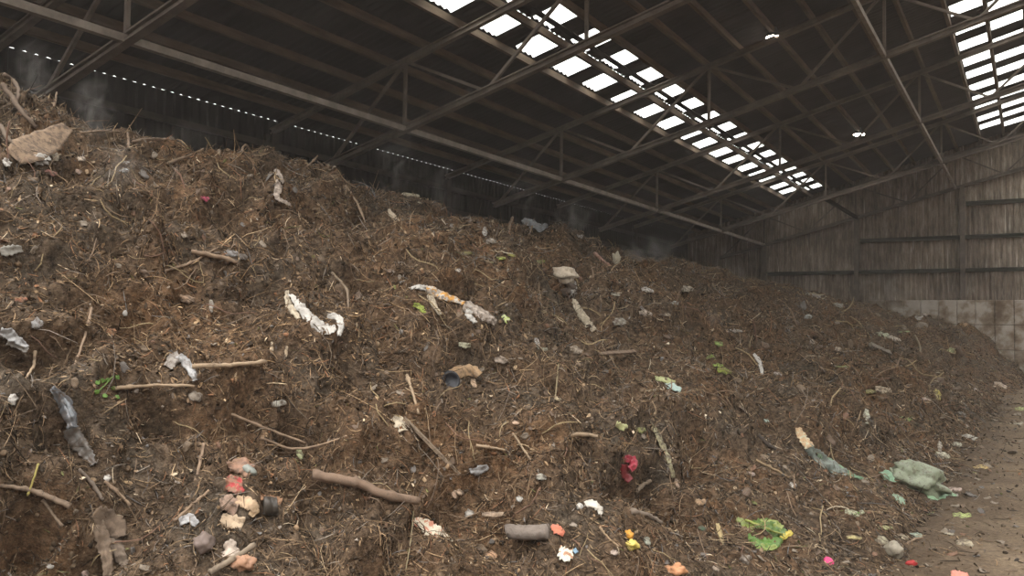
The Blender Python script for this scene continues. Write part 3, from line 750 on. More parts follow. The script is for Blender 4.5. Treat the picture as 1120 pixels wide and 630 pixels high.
t = root_at('red_tin', 690, 508, 'crumpled crimson tin in the dark hollow right of centre', 'tin')
sheet('tin_rim', [(682, 503, 6), (690, 501, 9), (694, 507, 9), (688, 513, 7)], mat_dirty((.42, .03, .06), .36, .4), parent=t, fold=.9, curl=.5, lift=1.2)
sheet('tin_side', [(684, 508, 8), (684, 518, 10), (690, 526, 8)], mat_dirty((.28, .03, .04), .36, .5), parent=t, fold=.5, curl=.4, lift=.9)
sheet('strip', [(689, 445, 4), (697, 457, 8), (708, 463, 9), (716, 470, 8), (722, 482, 6), (730, 500, 5), (737, 523, 4)], mat_dirty((.42, .38, .22), .45, .6), 'long pale yellowish strip draped over the hollow right of centre', 'strip of plastic', fold=.8, curl=.4, nl=7)
sheet('peel', [(674, 463, 6), (680, 466, 9), (686, 466, 4)], mat_dirty((.62, .62, .30), .30), 'small pale green-yellow peel left of the draped yellowish strip', 'peel', curl=.5, fold=.4)
sheet('plastic_scrap', [(728, 423, 6), (736, 424, 10), (744, 428, 6)], mat_dirty((.48, .62, .56), .28, .4), 'pale turquoise crumpled plastic in the centre right of the heap', 'plastic scrap', fold=.9, lift=1.2)
sheet('peel', [(716, 414, 5), (726, 416, 7), (738, 419, 5)], mat_dirty((.50, .52, .24), .36), 'yellow-green peel on top of the turquoise plastic', 'peel', fold=.6)

# green-ended bags at the toe
t = root_at('net_bag', 905, 505, 'slack grey-green bag with a torn orange top, lying down the slope towards the toe', 'bag')
sheet('bag_mouth', [(872, 468, 4), (877, 478, 10), (886, 490, 11)], mat_dirty((.66, .44, .24), .34, .5, (.62, .58, .40), scale=24), parent=t, fold=.9, lift=1)
sheet('bag_body', [(884, 488, 11), (897, 500, 15), (912, 510, 14), (926, 518, 8)], mat_dirty((.24, .28, .24), .36, .4), parent=t, fold=.9, curl=.4, lift=1)
sheet('bag_tail', [(924, 516, 6), (935, 521, 4), (947, 525, 4)], mat_dirty((.22, .36, .22), .32, .4), parent=t, fold=.6, lift=1)
sheet('bag_rib', [(893, 497, 4), (908, 504, 6), (926, 516, 4)], mat_dirty((.26, .42, .25), .30, .4), parent=t, fold=.5, curl=.6, lift=1.7)
t = root_at('plastic_bag', 1000, 535, 'pale green half-filled plastic bag lying at the foot of the heap', 'plastic bag')
blob('bag_body', 997, 532, 60, 26, mat_dirty((.33, .37, .25), .38, .4), parent=t, rough=.4, tilt=-.38, embed=.15, lvl=I3, flat=.8)
sheet('bag_fold', [(974, 522, 8), (990, 524, 12), (1006, 531, 12), (1018, 540, 7)], mat_dirty((.44, .48, .33), .34, .4), parent=t, fold=.6, curl=.5, lift=11)
sheet('bag_neck', [(963, 521, 8), (970, 521, 11), (975, 528, 8)], mat_dirty((.24, .40, .25), .30, .4), parent=t, fold=.9, lift=2)
sheet('bag_corner', [(1014, 543, 10), (1026, 543, 9), (1036, 541, 6), (1046, 543, 3)], mat_dirty((.34, .52, .32), .28, .4), parent=t, fold=.8, lift=1.4)
sheet('bag_flap', [(976, 541, 5), (983, 546, 8), (988, 552, 5)], mat_dirty((.30, .42, .28), .34, .4), parent=t, fold=.8, lift=1.2)

# wilted cabbage
t = root_at('cabbage', 840, 582, 'wilted green cabbage leaves in a heap near the bottom, right of centre', 'cabbage')
for pts, c in (([(806, 567, 5), (815, 574, 8), (826, 580, 9)], (.26, .32, .07)), ([(824, 577, 10), (838, 575, 20), (852, 582, 18), (858, 590, 9)], (.10, .19, .03)),
               ([(832, 571, 5), (846, 572, 8), (856, 578, 7)], (.32, .38, .09)), ([(818, 588, 8), (832, 594, 12), (846, 594, 12), (855, 590, 6)], (.10, .22, .025)),
               ([(826, 596, 6), (840, 599, 7), (852, 595, 5)], (.24, .30, .06)), ([(854, 589, 5), (862, 584, 6), (866, 582, 4)], (.66, .52, .08))):
    sheet('leaf', pts, mat_dirty(c, .28, .45, spec=.5), parent=t, fold=.9, curl=.5, lift=1.8, edge=.6)
stick('leaf_rib', [(812, 573), (834, 582), (853, 589)], 1.6, .8, mLIME, parent=t, lift=4)
sheet('husk', [(784, 573, 4), (787, 583, 5), (790, 596, 3)], mat_dirty((.55, .42, .20), .3), 'upright yellow straw-like husk left of the cabbage', 'husk', fold=.4)

# cap
l0, n0, d0 = hit(905, 616); s0 = px(d0)
o = lathe([(4.6*s0, 0), (5.2*s0, 1*s0), (5*s0, 2.4*s0), (4.2*s0, 3*s0)], 20).build('plastic_disc', mat_dirty((.85, .05, .22), .1, .4), None, True)
o.location = l0+n0*s0; o.rotation_euler = (n0+Vector((.1, -.7, .2))).to_track_quat('Z', 'Y').to_euler(); tag(o, 'round bright pink bottle cap at the bottom right of the heap', 'disc')
blob('stone', 975, 605, 16, 17, mat_dirty((.42, .37, .28), .34), 'egg-shaped pale stone near the bottom right', 'stone', rough=.25)
blob('tomato_scrap', 997, 618, 11, 6, mat_dirty((.50, .03, .03), .34), 'small dark red piece of fruit right of the pale stone', 'fruit scrap')
sheet('scrap', [(1040, 628, 6), (1050, 629, 7), (1059, 629, 4)], mat_dirty((.80, .32, .24), .25), 'salmon-red scrap at the bottom edge on the bare floor', 'scrap')

# left side: dark plastic, sticks, hanging piece
t = root_at('plastic_strip', 80, 460, 'long dark blue-grey plastic strip running down the left of the heap', 'plastic strip')
sheet('strip_upper', [(57, 424, 5), (68, 436, 12), (76, 452, 12), (80, 468, 9)], mat_dirty((.13, .14, .155), .42, .28, spec=.6), parent=t, fold=.9, curl=.5, lift=1)
sheet('strip_lower', [(76, 468, 12), (86, 484, 16), (95, 496, 12), (103, 508, 5)], mat_dirty((.17, .155, .14), .46, .4), parent=t, fold=.7, curl=.4, lift=.9)
sheet('strip_fold', [(62, 430, 3), (72, 440, 4), (79, 458, 4)], mat_dirty((.24, .26, .28), .36, .3), parent=t, fold=.6, curl=.6, lift=5)
t = root_at('rag', 120, 592, 'brown sodden rag hanging in two legs at the bottom left', 'rag')
sheet('rag_top', [(103, 560, 14), (116, 566, 26), (128, 578, 20), (132, 588, 10)], mat_dirty((.20, .14, .095), .42, .9), parent=t, fold=.5, curl=.5, lift=.8)
sheet('rag_leg', [(106, 570, 12), (113, 592, 13), (118, 612, 10), (118, 630, 8)], mat_dirty((.22, .155, .105), .40, .9), parent=t, fold=.7, curl=.6, lift=.9)
sheet('rag_leg', [(124, 578, 13), (128, 596, 12), (134, 612, 10), (137, 619, 5)], mat_dirty((.20, .15, .11), .40, .9), parent=t, fold=.7, curl=.6, lift=.9)
# block
l0, n0, d0 = hit(129, 564); s0 = px(d0); mb = MB()
for i in range(8): mb.v.append(tuple(((i & 1)*2-1)*6.2*s0*random.uniform(.85, 1.1) if a == 0 else (((i >> 1) & 1)*2-1)*5.5*s0*random.uniform(.85, 1.1) if a == 1 else ((i >> 2)*2-1)*3.5*s0 for a in range(3)))
mb.f = [(0, 2, 3, 1), (4, 5, 7, 6), (0, 1, 5, 4), (2, 6, 7, 3), (1, 3, 7, 5), (0, 4, 6, 2)]
o = mb.build('wood_block', mat_dirty((.50, .39, .26), .33, .8)); o.location = l0+n0*5*s0
o.rotation_euler = (n0*.8+(EYEV-l0).normalized()).to_track_quat('Z', 'Y').to_euler(); bv = o.modifiers.new('b', 'BEVEL'); bv.width = .6*s0
o.rotation_euler.rotate_axis('Z', .6); tag(o, 'small square pale wooden block just above the hanging brown rag', 'wood block')
blob('stone', 220, 598, 19, 20, mat_dirty((.21, .155, .13), .3), 'rounded mauve-brown stone at the bottom left, beside the pale cup', 'stone', rough=.3)
sheet('cup', [(248, 592, 10), (253, 600, 16), (252, 610, 14)], mat_dirty((.66, .54, .44), .34, .6), 'crushed pale paper cup at the bottom left', 'cup', fold=.4, curl=.8, lift=1)
blob('peel', 264, 619, 22, 15, mat_dirty((.50, .27, .16), .36), 'orange-brown peel at the bottom left below the crushed cup', 'peel', rough=.45)
t = root_at('torn_paper', 265, 540, 'cluster of torn orange-brown and cream paper in the lower left', 'paper')
sheet('paper_piece', [(250, 512, 12), (262, 510, 18), (276, 516, 14)], mat_dirty((.36, .20, .13), .40, .7), parent=t, fold=.9)
sheet('paper_piece', [(246, 528, 14), (256, 530, 18), (262, 540, 10)], mat_dirty((.36, .17, .10), .42, .7, (.45, .05, .05), scale=24), parent=t, fold=.9)
sheet('paper_piece', [(258, 546, 8), (268, 548, 13), (277, 553, 13), (280, 560, 6)], mat_dirty((.60, .42, .26), .34, .7), parent=t, fold=.6, curl=.5)
sheet('paper_piece', [(240, 553, 12), (250, 552, 18), (260, 556, 14)], mat_dirty((.38, .25, .18), .42, .7), parent=t, fold=.9)
sheet('paper_piece', [(242, 566, 9), (254, 570, 17), (266, 574, 12)], mat_dirty((.60, .45, .30), .35, .7), parent=t, fold=.8, curl=.3)
sheet('paper_piece', [(274, 565, 6), (279, 558, 8), (279, 550, 5)], mat_dirty((.55, .38, .22), .36, .7), parent=t, fold=.7)
blob('mussel_shell', 274, 516, 15, 9, mat_dirty((.30, .32, .28), .26, .35), 'grey-green oval shell beside the torn orange paper', 'shell', rough=.15, tilt=-.6)
t = root_at('tin_can', 294, 555, 'dark ribbed tin with a curled orange lid, right of the torn paper', 'tin')
stick('can_body', [(288, 556), (302, 556)], 9, 9, mat_noise('dark_tin', [(.3, (.022, .018, .015)), (.7, (.055, .045, .035))], 9, rough=.5), parent=t, n=16, lift=.5)
sheet('can_lid', [(285, 544, 5), (297, 545, 7), (308, 549, 7)], mat_dirty((.45, .24, .13), .34), parent=t, curl=.5, lift=1)
sheet('rag', [(196, 571, 7), (206, 568, 10), (216, 574, 6)], mGW, 'pale grey rag lying left of the torn paper cluster', 'rag', fold=.7)

t = root_at('rag', 196, 392, 'grey-white rag draped over the left end of the level stick', 'rag')
sheet('rag_top', [(184, 402, 8), (190, 392, 14), (196, 389, 10)], mat_dirty((.36, .32, .28), .42), parent=t, fold=.9, lift=.9)
sheet('rag_end', [(196, 388, 7), (204, 397, 9), (210, 408, 8), (214, 416, 4)], mGW, parent=t, fold=.8, curl=.4, lift=1)
t = root_at('plastic_film', 12, 368, 'crumpled white plastic film at the left edge of the picture', 'plastic film')
sheet('film_upper', [(0, 364, 8), (10, 366, 12), (20, 372, 9), (30, 380, 4)], mGW, parent=t, fold=1, lift=1)
sheet('film_lower', [(8, 374, 6), (20, 378, 8), (30, 384, 5)], mWH2, parent=t, fold=1, lift=1)
sheet('slab', [(0, 276, 9), (12, 274, 11), (24, 272, 6)], mat_dirty((.30, .28, .24), .36), 'flat grey slab poking out at the left edge', 'slab', fold=.2, lift=1)
sheet('plastic_film', [(572, 240, 6), (582, 246, 13), (592, 250, 9), (598, 246, 5)], mat_dirty((.23, .24, .25), .40, .3, spec=.6), 'dark grey crumpled plastic film on the middle crest', 'plastic film', fold=1, lift=1)
sheet('rag', [(302, 186, 5), (306, 195, 7), (304, 206, 8), (303, 216, 5), (311, 221, 5), (318, 224, 3)], mat_dirty((.52, .42, .34), .42), 'narrow pinkish-white rag hanging below the left crest', 'rag', fold=.8, curl=.4)
sheet('bone', [(425, 229, 3), (430, 236, 8), (434, 241, 6), (436, 250, 4)], mat_dirty((.62, .50, .36), .34), 'forked cream scrap below the crest left of the middle', 'scrap', fold=.8, curl=.5)
sheet('rag', [(824, 388, 3), (829, 394, 5), (832, 402, 4), (833, 411, 3)], mWH, 'thin white rag hanging on the right part of the heap', 'rag', fold=.6)
stick('root', [(650, 279), (657, 286), (666, 293)], 2.2, 1.6, mat_noise('pink_wood', [(.3, (.22, .12, .09)), (.7, (.38, .22, .16))], 9), 'pinkish stick at the saddle of the crest', 'stick', lift=1)
blob('pale_lump', 673, 289, 8, 14, mat_dirty((.66, .58, .42), .26), 'upright cream lump standing at the saddle of the crest', 'lump', rough=.4, embed=.05)
t = root_at('green_sprig', 114, 424, 'sprig of small bright green leaves on the left of the heap', 'sprig')
stick('stem', [(104, 432), (113, 424), (124, 412)], .9, .5, mGRN, parent=t, lift=3)
for k in range(9):
    u, v = 114+random.uniform(-12, 12), 424+random.uniform(-12, 10)
    sheet('leaf', [(u, v, 2), (u+2.5, v+1.5, 4.5), (u+5, v+2.5, 1.5)], mat_dirty((.11, .22, .03), .2, .6), parent=t, lift=1.5+random.random()*2, fold=.5, nw=5, nl=3)

# --- sticks and branches seen one by one
ST = [([(210, 403), (250, 402), (290, 398)], 2.6, 2.0, PALEWOOD, 'smooth pale stick lying level with a grey rag over its left end'),
      ([(178, 299), (208, 289), (238, 272)], 1.5, .8, BARK, 'thin brown twig crossing another branch on the upper left'),
      ([(208, 278), (235, 283), (258, 290)], 2.6, 2.2, BARK, 'short thick grey-brown branch on the upper left'),
      ([(125, 427), (165, 424), (211, 424)], 2.2, 1.4, PALEWOOD, 'pale level stick beside the green sprig'),
      ([(100, 338), (92, 370), (77, 413)], 1.4, 1.0, BARK, 'thin upright twig left of the dark hollow on the left'),
      ([(38, 385), (36, 402), (26, 418)], 1.6, 1.0, PALEWOOD, 'curved pale twig near the left edge'),
      ([(246, 452), (285, 468), (333, 486)], 1.7, 1.2, BARK, 'straight dark twig sloping down in the lower left'),
      ([(285, 480), (318, 492), (350, 488), (378, 478)], 1.5, 1.0, BARK, 'bowed thin branch below the straight dark twig'),
      ([(340, 524), (372, 530), (395, 535), (415, 545), (456, 553)], 5.5, 4.5, (.23, .15, .10), 'thick crooked branch lying along the lower middle'),
      ([(228, 629), (252, 615), (277, 599)], 3.6, 2.8, (.26, .2, .14), 'thick pale stick end at the bottom left beside the cup'),
      ([(0, 534), (30, 538), (52, 546), (76, 556)], 1.8, 3.0, (.27, .19, .13), 'curved grey-brown stick at the left edge low down'),
      ([(46, 548), (56, 562), (68, 577)], 1.6, 1.2, (.27, .19, .13), 'short twig below the curved stick at the left edge'),
      ([(42, 508), (36, 526), (30, 543)], 1.0, .8, (.48, .40, .12), 'yellow straw standing near the left edge'),
      ([(114, 528), (128, 540), (142, 554)], 1.8, 1.4, BARK, 'short dark stick right above the pale wooden block'),
      ([(86, 515), (100, 530), (112, 548)], 1.8, 1.6, (.20, .155, .12), 'grey stick left of the pale wooden block'),
      ([(444, 412), (450, 430), (457, 454)], 1.8, 1.2, PALEWOOD, 'pale upright splinter left of the carton'),
      ([(222, 487), (218, 508), (213, 527)], 1.9, 1.5, BARK, 'short upright stick above left of the torn paper'),
      ([(190, 572), (208, 556), (228, 538)], 2.0, 1.3, BARK, 'forking twig left of the torn paper cluster'),
      ([(0, 96), (12, 110), (24, 128), (38, 142)], 2.6, 1.8, (.16, .11, .075), 'thick pale root arching down in the top left corner of the heap'),
      ([(2, 84), (14, 92), (19, 106), (14, 116)], 2.0, 1.5, (.16, .11, .075), 'looping root on the peak in the top left corner'),
      ([(0, 140), (8, 155), (22, 163)], 2.2, 1.6, (.18, .13, .09), 'pale root left of the torn tan board'),
      ([(58, 113), (60, 104), (61, 97)], 1.2, .8, BARK, 'twig standing up on the top left peak'),
      ([(141, 168), (140, 157), (139, 147)], 1.4, 1.0, BARK, 'upright twig standing on the crest right of the torn board'),
      ([(88, 147), (110, 145), (130, 146)], 1.2, .8, BARK, 'level twig along the crest right of the torn board'),
      ([(146, 158), (165, 155), (182, 155)], 1.8, 1.2, (.26, .175, .12), 'reddish stick along the crest below the dark wall'),
      ([(182, 182), (200, 175), (222, 166)], 1.8, 1.1, (.28, .19, .12), 'straight reddish stick near the left part of the crest'),
      ([(262, 172), (268, 160), (275, 170)], 1.3, .9, BARK, 'bent twig poking up on the left crest'),
      ([(336, 184), (342, 178), (347, 172)], 1.2, .8, BARK, 'tiny twig poking up where the left crest drops'),
      ([(555, 262), (557, 250), (560, 240)], 2.0, 1.3, BARK, 'dark upright stick on the middle crest'),
      ([(578, 246), (583, 232), (584, 226)], .9, .6, BARK, 'fine twig rising above the middle crest'),
      ([(560, 475), (570, 490), (580, 505)], 1.4, 1.0, PALEWOOD, 'thin pale splinter right of the diagonal batten'),
      ([(520, 489), (535, 491), (552, 494)], 1.8, 1.2, PALEWOOD, 'short level splinter above right of the diagonal batten'),
      ([(618, 478), (640, 478), (652, 480)], 2.4, 2.0, PALEWOOD, 'pale flat splinter left of the crimson tin'),
      ([(694, 540), (703, 532), (710, 528)], 2.2, 1.8, (.26, .19, .13), 'stick slanting out of the dark hollow below the crimson tin'),
      ([(690, 562), (706, 566), (722, 574)], 2.8, 2.2, (.26, .2, .15), 'knobbly branch below the dark hollow'),
      ([(655, 578), (665, 590), (676, 599)], 1.4, .9, (.40, .27, .16), 'thin orange-brown splinter left of the fruit'),
      ([(378, 205), (388, 220), (400, 246)], 1.3, .9, BARK, 'thin twig down the slope below the first crest'),
      ([(362, 300), (378, 318), (380, 340)], 1.6, 1.1, (.25, .18, .12), 'thin bowed twig right of the long twisted rag'),
      ([(828, 478), (838, 488), (848, 494)], 2.0, 1.6, (.06, .045, .035), 'blackened short stick right of the hollow'),
      ([(826, 505), (846, 515), (862, 524)], 1.4, 1.0, (.32, .22, .12), 'thin straw-coloured stick right of the hollow'),
      ([(868, 520), (868, 530), (869, 536)], .9, .7, BARK, 'tiny upright twig above the cabbage'),
      ([(990, 598), (1000, 592), (1010, 590)], 1.3, .9, BARK, 'thin twig touching the egg-shaped stone'),
      ([(1000, 368), (1005, 380), (1006, 392)], 1.0, .8, (.3, .24, .15), 'thin pale stalk on the far right of the heap'),
      ([(610, 400), (608, 425), (606, 442)], .9, .7, (.36, .28, .16), 'thin pale stalk above the centre hollow'),
      ([(452, 560), (449, 590), (443, 628)], .8, .6, (.36, .28, .16), 'thin pale stalk rising from the bottom edge left of the packet')]
_sm = {}
for pts, r0, r1, c, lb in ST:
    k = tuple(c)
    if k not in _sm: _sm[k] = mTWIG if c == BARK else mat_dirty(c, .34, .85)
    stick('stick' if c != BARK else 'twig', pts, r0, r1, _sm[k], lb, 'stick', knots=2, n=7)

# --- pale scraps seen one by one: u, v, w, h, colour, label
SCR = [(224, 216, 9, 7, PINK, 'bright pink scrap on the upper left slope'), (23, 327, 14, 6, (.42, .17, .09), 'slanting orange-brown chip near the left edge'),
       (205, 327, 16, 11, (.50, .33, .21), 'tan torn chip above the dark left hollow'), (121, 362, 12, 8, (.58, .28, .14), 'orange chip left of the dark hollow'),
       (41, 353, 13, 12, GREYW, 'pale grey crumpled scrap above the white film at the left edge'), (253, 277, 14, 9, GREYW, 'silvery scrap at the end of the thick short branch'),
       (265, 281, 12, 8, (.30, .27, .24), 'grey scrap right of the silvery one'), (137, 343, 5, 6, WHITE, 'small white chip in the left hollow'),
       (214, 433, 15, 12, (.33, .28, .22), 'grey-brown torn card below the level stick'), (305, 442, 17, 8, (.55, .52, .44), 'oval off-white scrap left of the batten'),
       (14, 437, 8, 12, WHITE, 'white scrap at the left edge beside the dark strip'), (118, 523, 9, 7, WHITE, 'white scrap above the wooden block'),
       (328, 497, 8, 11, (.56, .58, .30), 'small yellowish-green scrap above the crooked branch'), (55, 619, 8, 5, WHITE, 'tiny white chip at the bottom left'),
       (93, 628, 7, 6, (.70, .5, .42), 'pinkish chip at the bottom edge below the hanging rag'), (231, 335, 5, 14, (.40, .36, .3), 'narrow curved grey chip right of the tan torn chip'),
       (297, 381, 4, 15, (.62, .47, .30), 'narrow upright cream chip left of the pair below the rag'), (313, 385, 4, 12, (.55, .42, .27), 'second narrow upright chip below the twisted rag'),
       (45, 178, 16, 6, WHITE, 'white scrap under the torn tan board'), (89, 173, 8, 7, (.68, .55, .42), 'round cream chip right of the torn board'),
       (86, 187, 7, 6, (.6, .42, .32), 'pinkish chip below the round cream chip'), (137, 178, 9, 4, WHITE, 'small white chip below the upright crest twig'), (135, 187, 12, 5, (.6, .6, .58), 'pale slanting chip below the small white chip'),
       (56, 190, 14, 7, (.50, .22, .18), 'reddish scrap below the torn tan board'), (7, 178, 8, 9, WHITE, 'white crumpled scrap at the left edge'), (169, 168, 4, 4, (.7, .62, .5), 'tiny white dot on the left crest'),
       (530, 254, 6, 10, WHITE, 'narrow white chip on the middle crest'), (536, 265, 14, 8, (.52, .46, .38), 'pale crumpled scrap below the middle crest'), (634, 249, 6, 6, WHITE, 'white chip at the edge of the middle crest'),
       (587, 375, 7, 10, WHITE, 'bent white chip in the centre, upper part'), (593, 381, 11, 6, (.55, .56, .42), 'white curled chip below the bent one'), (508, 378, 13, 9, (.58, .56, .38), 'pale yellow curled peel above the carton'),
       (630, 383, 14, 11, (.44, .36, .27), 'tan crumpled scrap right of the bent white chip'), (548, 393, 14, 9, (.45, .36, .28), 'light brown torn scrap right of the carton'), (501, 296, 6, 6, WHITE, 'tiny white square above the wrapper'),
       (708, 317, 13, 7, WHITE, 'white torn chip on the right slope below the saddle'), (706, 343, 14, 9, (.56, .46, .37), 'pale pink-white scrap right of the bag tail'), (678, 352, 14, 11, (.36, .33, .27), 'greyish crumpled scrap right of the bag tail'),
       (737, 332, 10, 6, (.68, .68, .60), 'oval white scrap on the right slope'), (752, 317, 12, 9, (.56, .48, .36), 'cream torn scrap above the oval white one'), (673, 322, 10, 5, (.50, .46, .36), 'pale chip right of the knotted bag'),
       (895, 307, 14, 10, (.66, .56, .34), 'cream lump sitting on the far crest'), (884, 317, 7, 5, WHITE, 'white chip below the cream lump on the far crest'), (892, 325, 11, 7, (.56, .50, .46), 'pale scrap on the far crest slope'),
       (917, 333, 10, 8, (.60, .60, .52), 'white-green scrap on the far crest slope'), (802, 362, 18, 7, (.42, .37, .31), 'long pale curved scrap in the right part of the heap'), (1005, 337, 9, 5, WHITE, 'white chip on the far right crest'),
       (1010, 345, 7, 4, (.6, .5, .42), 'pinkish chip below the white one on the far right crest'), (966, 367, 13, 9, (.60, .64, .42), 'round pale green scrap on the far right slope'), (978, 370, 13, 8, (.66, .56, .44), 'round cream scrap beside the pale green one'),
       (989, 363, 12, 5, (.44, .58, .20), 'flat light green scrap above the round cream one'), (1054, 355, 8, 6, (.72, .42, .20), 'orange chip in front of the concrete blocks'), (1041, 383, 11, 6, (.52, .58, .26), 'yellow-green chip low on the far right slope'),
       (888, 375, 8, 8, (.62, .48, .36), 'cream chip under the far crest'), (917, 383, 6, 6, (.66, .52, .38), 'small pale chip right of the cream one'), (884, 346, 8, 8, (.66, .66, .62), 'white chip on the reddish far slope'),
       (966, 425, 18, 9, (.62, .50, .34), 'elongated cream scrap on the right slope'), (1025, 432, 8, 12, (.64, .52, .12), 'yellow chip low on the right slope'), (948, 456, 7, 16, (.56, .56, .42), 'upright whitish scrap on the right slope'),
       (989, 458, 20, 5, (.34, .50, .12), 'long green leaf on the right slope'), (1011, 437, 14, 5, (.60, .44, .34), 'pinkish flat chip at the toe'), (1093, 423, 16, 8, (.72, .56, .42), 'pink and white scrap at the toe by the far floor'),
       (1067, 427, 10, 4, (.62, .50, .40), 'pale chip at the toe left of the pink and white scrap'), (1115, 447, 10, 6, (.56, .62, .24), 'yellow-green scrap at the right edge of the floor'), (1113, 463, 12, 7, (.62, .56, .42), 'pale scrap at the right edge of the floor'),
       (1059, 480, 17, 9, (.64, .60, .50), 'white scrap on the floor beyond the green bag'), (1047, 488, 10, 8, (.58, .56, .42), 'cream scrap left of the white one on the floor'), (1031, 498, 16, 10, (.62, .58, .42), 'pointed cream scrap just above the green bag'),
       (1028, 489, 5, 12, (.50, .44, .34), 'small upright splinter on the cream scrap above the green bag'), (1073, 512, 17, 6, (.70, .50, .20), 'flat yellow-orange peel on the floor'), (1044, 536, 16, 6, (.66, .50, .42), 'pinkish scrap right of the green bag'),
       (1042, 542, 12, 5, (.70, .66, .56), 'white strip at the right corner of the green bag'), (1052, 563, 20, 8, (.58, .68, .22), 'lime-green leaf with white rib on the floor'), (934, 560, 20, 8, (.60, .62, .40), 'white and green leaf stalk between cabbage and bag'),
       (968, 577, 16, 5, (.50, .50, .22), 'curved yellow-green stalk below the green bag'), (934, 588, 16, 5, (.60, .50, .22), 'flat straw-yellow chip right of the cabbage'), (965, 590, 15, 10, (.46, .42, .28), 'dirty beige scrap above the egg-shaped stone'),
       (986, 588, 16, 8, (.40, .34, .22), 'brown-beige scrap right above the egg-shaped stone'), (1001, 586, 14, 8, (.40, .50, .38), 'grey-green scrap right of the egg-shaped stone'), (1055, 595, 18, 9, (.52, .44, .30), 'crumpled beige scrap on the bare floor near the bottom'),
       (1038, 584, 11, 4, (.50, .44, .32), 'pale chip on the floor left of the beige scrap'), (867, 531, 8, 7, (.76, .72, .64), 'small white chip under a tiny upright twig'), (838, 461, 5, 5, (.50, .62, .52), 'tiny pale turquoise chip on the right slope'),
       (766, 547, 11, 8, (.50, .32, .18), 'orange-brown chip right of the dark hollow'), (740, 529, 6, 10, (.60, .42, .30), 'pale pink chip at the edge of the dark hollow'), (816, 537, 8, 6, (.46, .44, .46), 'grey chip above the cabbage'),
       (822, 518, 7, 5, (.54, .42, .36), 'pinkish chip above right of the hollow'), (592, 521, 11, 8, (.66, .64, .54), 'white-green scrap above the log'), (642, 553, 5, 5, WHITE, 'tiny white chip by the white shell'),
       (513, 563, 10, 9, (.50, .46, .40), 'round pale piece right of the packet'), (568, 545, 7, 7, (.58, .56, .50), 'small white lump above the log'), (540, 562, 26, 7, (.42, .30, .20), 'flat tan bark piece above the left end of the log'),
       (537, 608, 13, 9, (.55, .32, .18), 'orange-brown chip below the log'), (503, 538, 8, 8, (.64, .46, .32), 'pale forked chip above the packet'), (497, 541, 6, 9, (.55, .38, .26), 'second pale forked chip above the packet'),
       (564, 463, 7, 5, (.62, .42, .28), 'small orange-white chip in the centre'), (610, 435, 6, 6, (.62, .50, .30), 'small straw-yellow chip right of the carton'), (627, 575, 8, 5, (.34, .28, .22), 'brown chip right of the orange-red scrap'),
       (708, 592, 8, 9, (.44, .46, .36), 'grey-green chip right of the fruit'), (672, 604, 9, 6, (.56, .44, .36), 'pinkish pale chip left of the fruit'), (783, 622, 8, 6, (.50, .40, .30), 'beige chip at the bottom edge'),
       (815, 614, 10, 10, (.40, .34, .28), 'rounded grey-beige piece below the cabbage'), (729, 345, 9, 5, (.44, .36, .26), 'tan chip on the right slope'), (850, 409, 9, 5, (.5, .42, .36), 'pale chip in the middle of the right slope'),
       (786, 376, 9, 7, (.28, .42, .08), 'green leaf fragment on the right slope'), (778, 392, 10, 7, (.34, .44, .10), 'upper yellow-green leaf of the patch on the right slope'), (792, 405, 16, 8, (.42, .50, .08), 'lime leaf patch on the right slope'),
       (785, 399, 11, 6, (.30, .42, .06), 'middle green leaf of the patch on the right slope'), (921, 402, 16, 6, (.36, .44, .10), 'green leaf fragment under the cream chips'), (548, 282, 10, 5, (.44, .50, .10), 'lime-green fragment below the middle crest'),
       (560, 279, 9, 4, (.42, .40, .10), 'olive fragment below the middle crest'), (535, 287, 9, 4, (.56, .50, .20), 'yellow fragment below the middle crest'), (510, 276, 13, 5, (.40, .36, .12), 'olive-yellow stalk below the middle crest'),
       (590, 286, 12, 6, (.34, .36, .10), 'olive leaf right of the lime fragments'), (700, 470, 12, 8, (.34, .36, .12), 'olive green fold under the draped strip'), (936, 562, 8, 5, (.12, .26, .04), 'dark green leaf behind the white stalk'),
       (768, 577, 9, 6, (.05, .09, .05), 'dark green fragment left of the cabbage'), (952, 428, 12, 6, (.40, .36, .12), 'olive chip beside the elongated cream scrap'), (1022, 417, 8, 4, (.4, .32, .2), 'tan chip at the far toe')]
for (u, v, w, h, c, lb) in SCR:
    m_ = mat_dirty(c, .46, .7)
    if max(w, h)/min(w, h) < 1.35 and min(w, h) >= 8 and 'round' in lb:
        blob('scrap', u, v, w, h, m_, lb, 'scrap', rough=.35, group='scraps picked out on the heap'); continue
    if w >= h: pts = [(u-w/2, v+random.uniform(-.15, .15)*h, h*.5), (u, v+random.uniform(-.2, .2)*h, h), (u+w/2, v+random.uniform(-.1, .3)*h, h*.45)]
    else: pts = [(u+random.uniform(-.2, .2)*w, v-h/2, w*.5), (u, v, w), (u+random.uniform(-.1, .3)*w, v+h/2, w*.45)]
    nm = 'leaf' if 'leaf' in lb else 'peel' if 'peel' in lb else 'scrap'
    sheet(nm, pts, m_, lb, nm, fold=.55, lift=.9, nw=6, nl=4, curl=.2, edge=.6, group='scraps picked out on the heap')

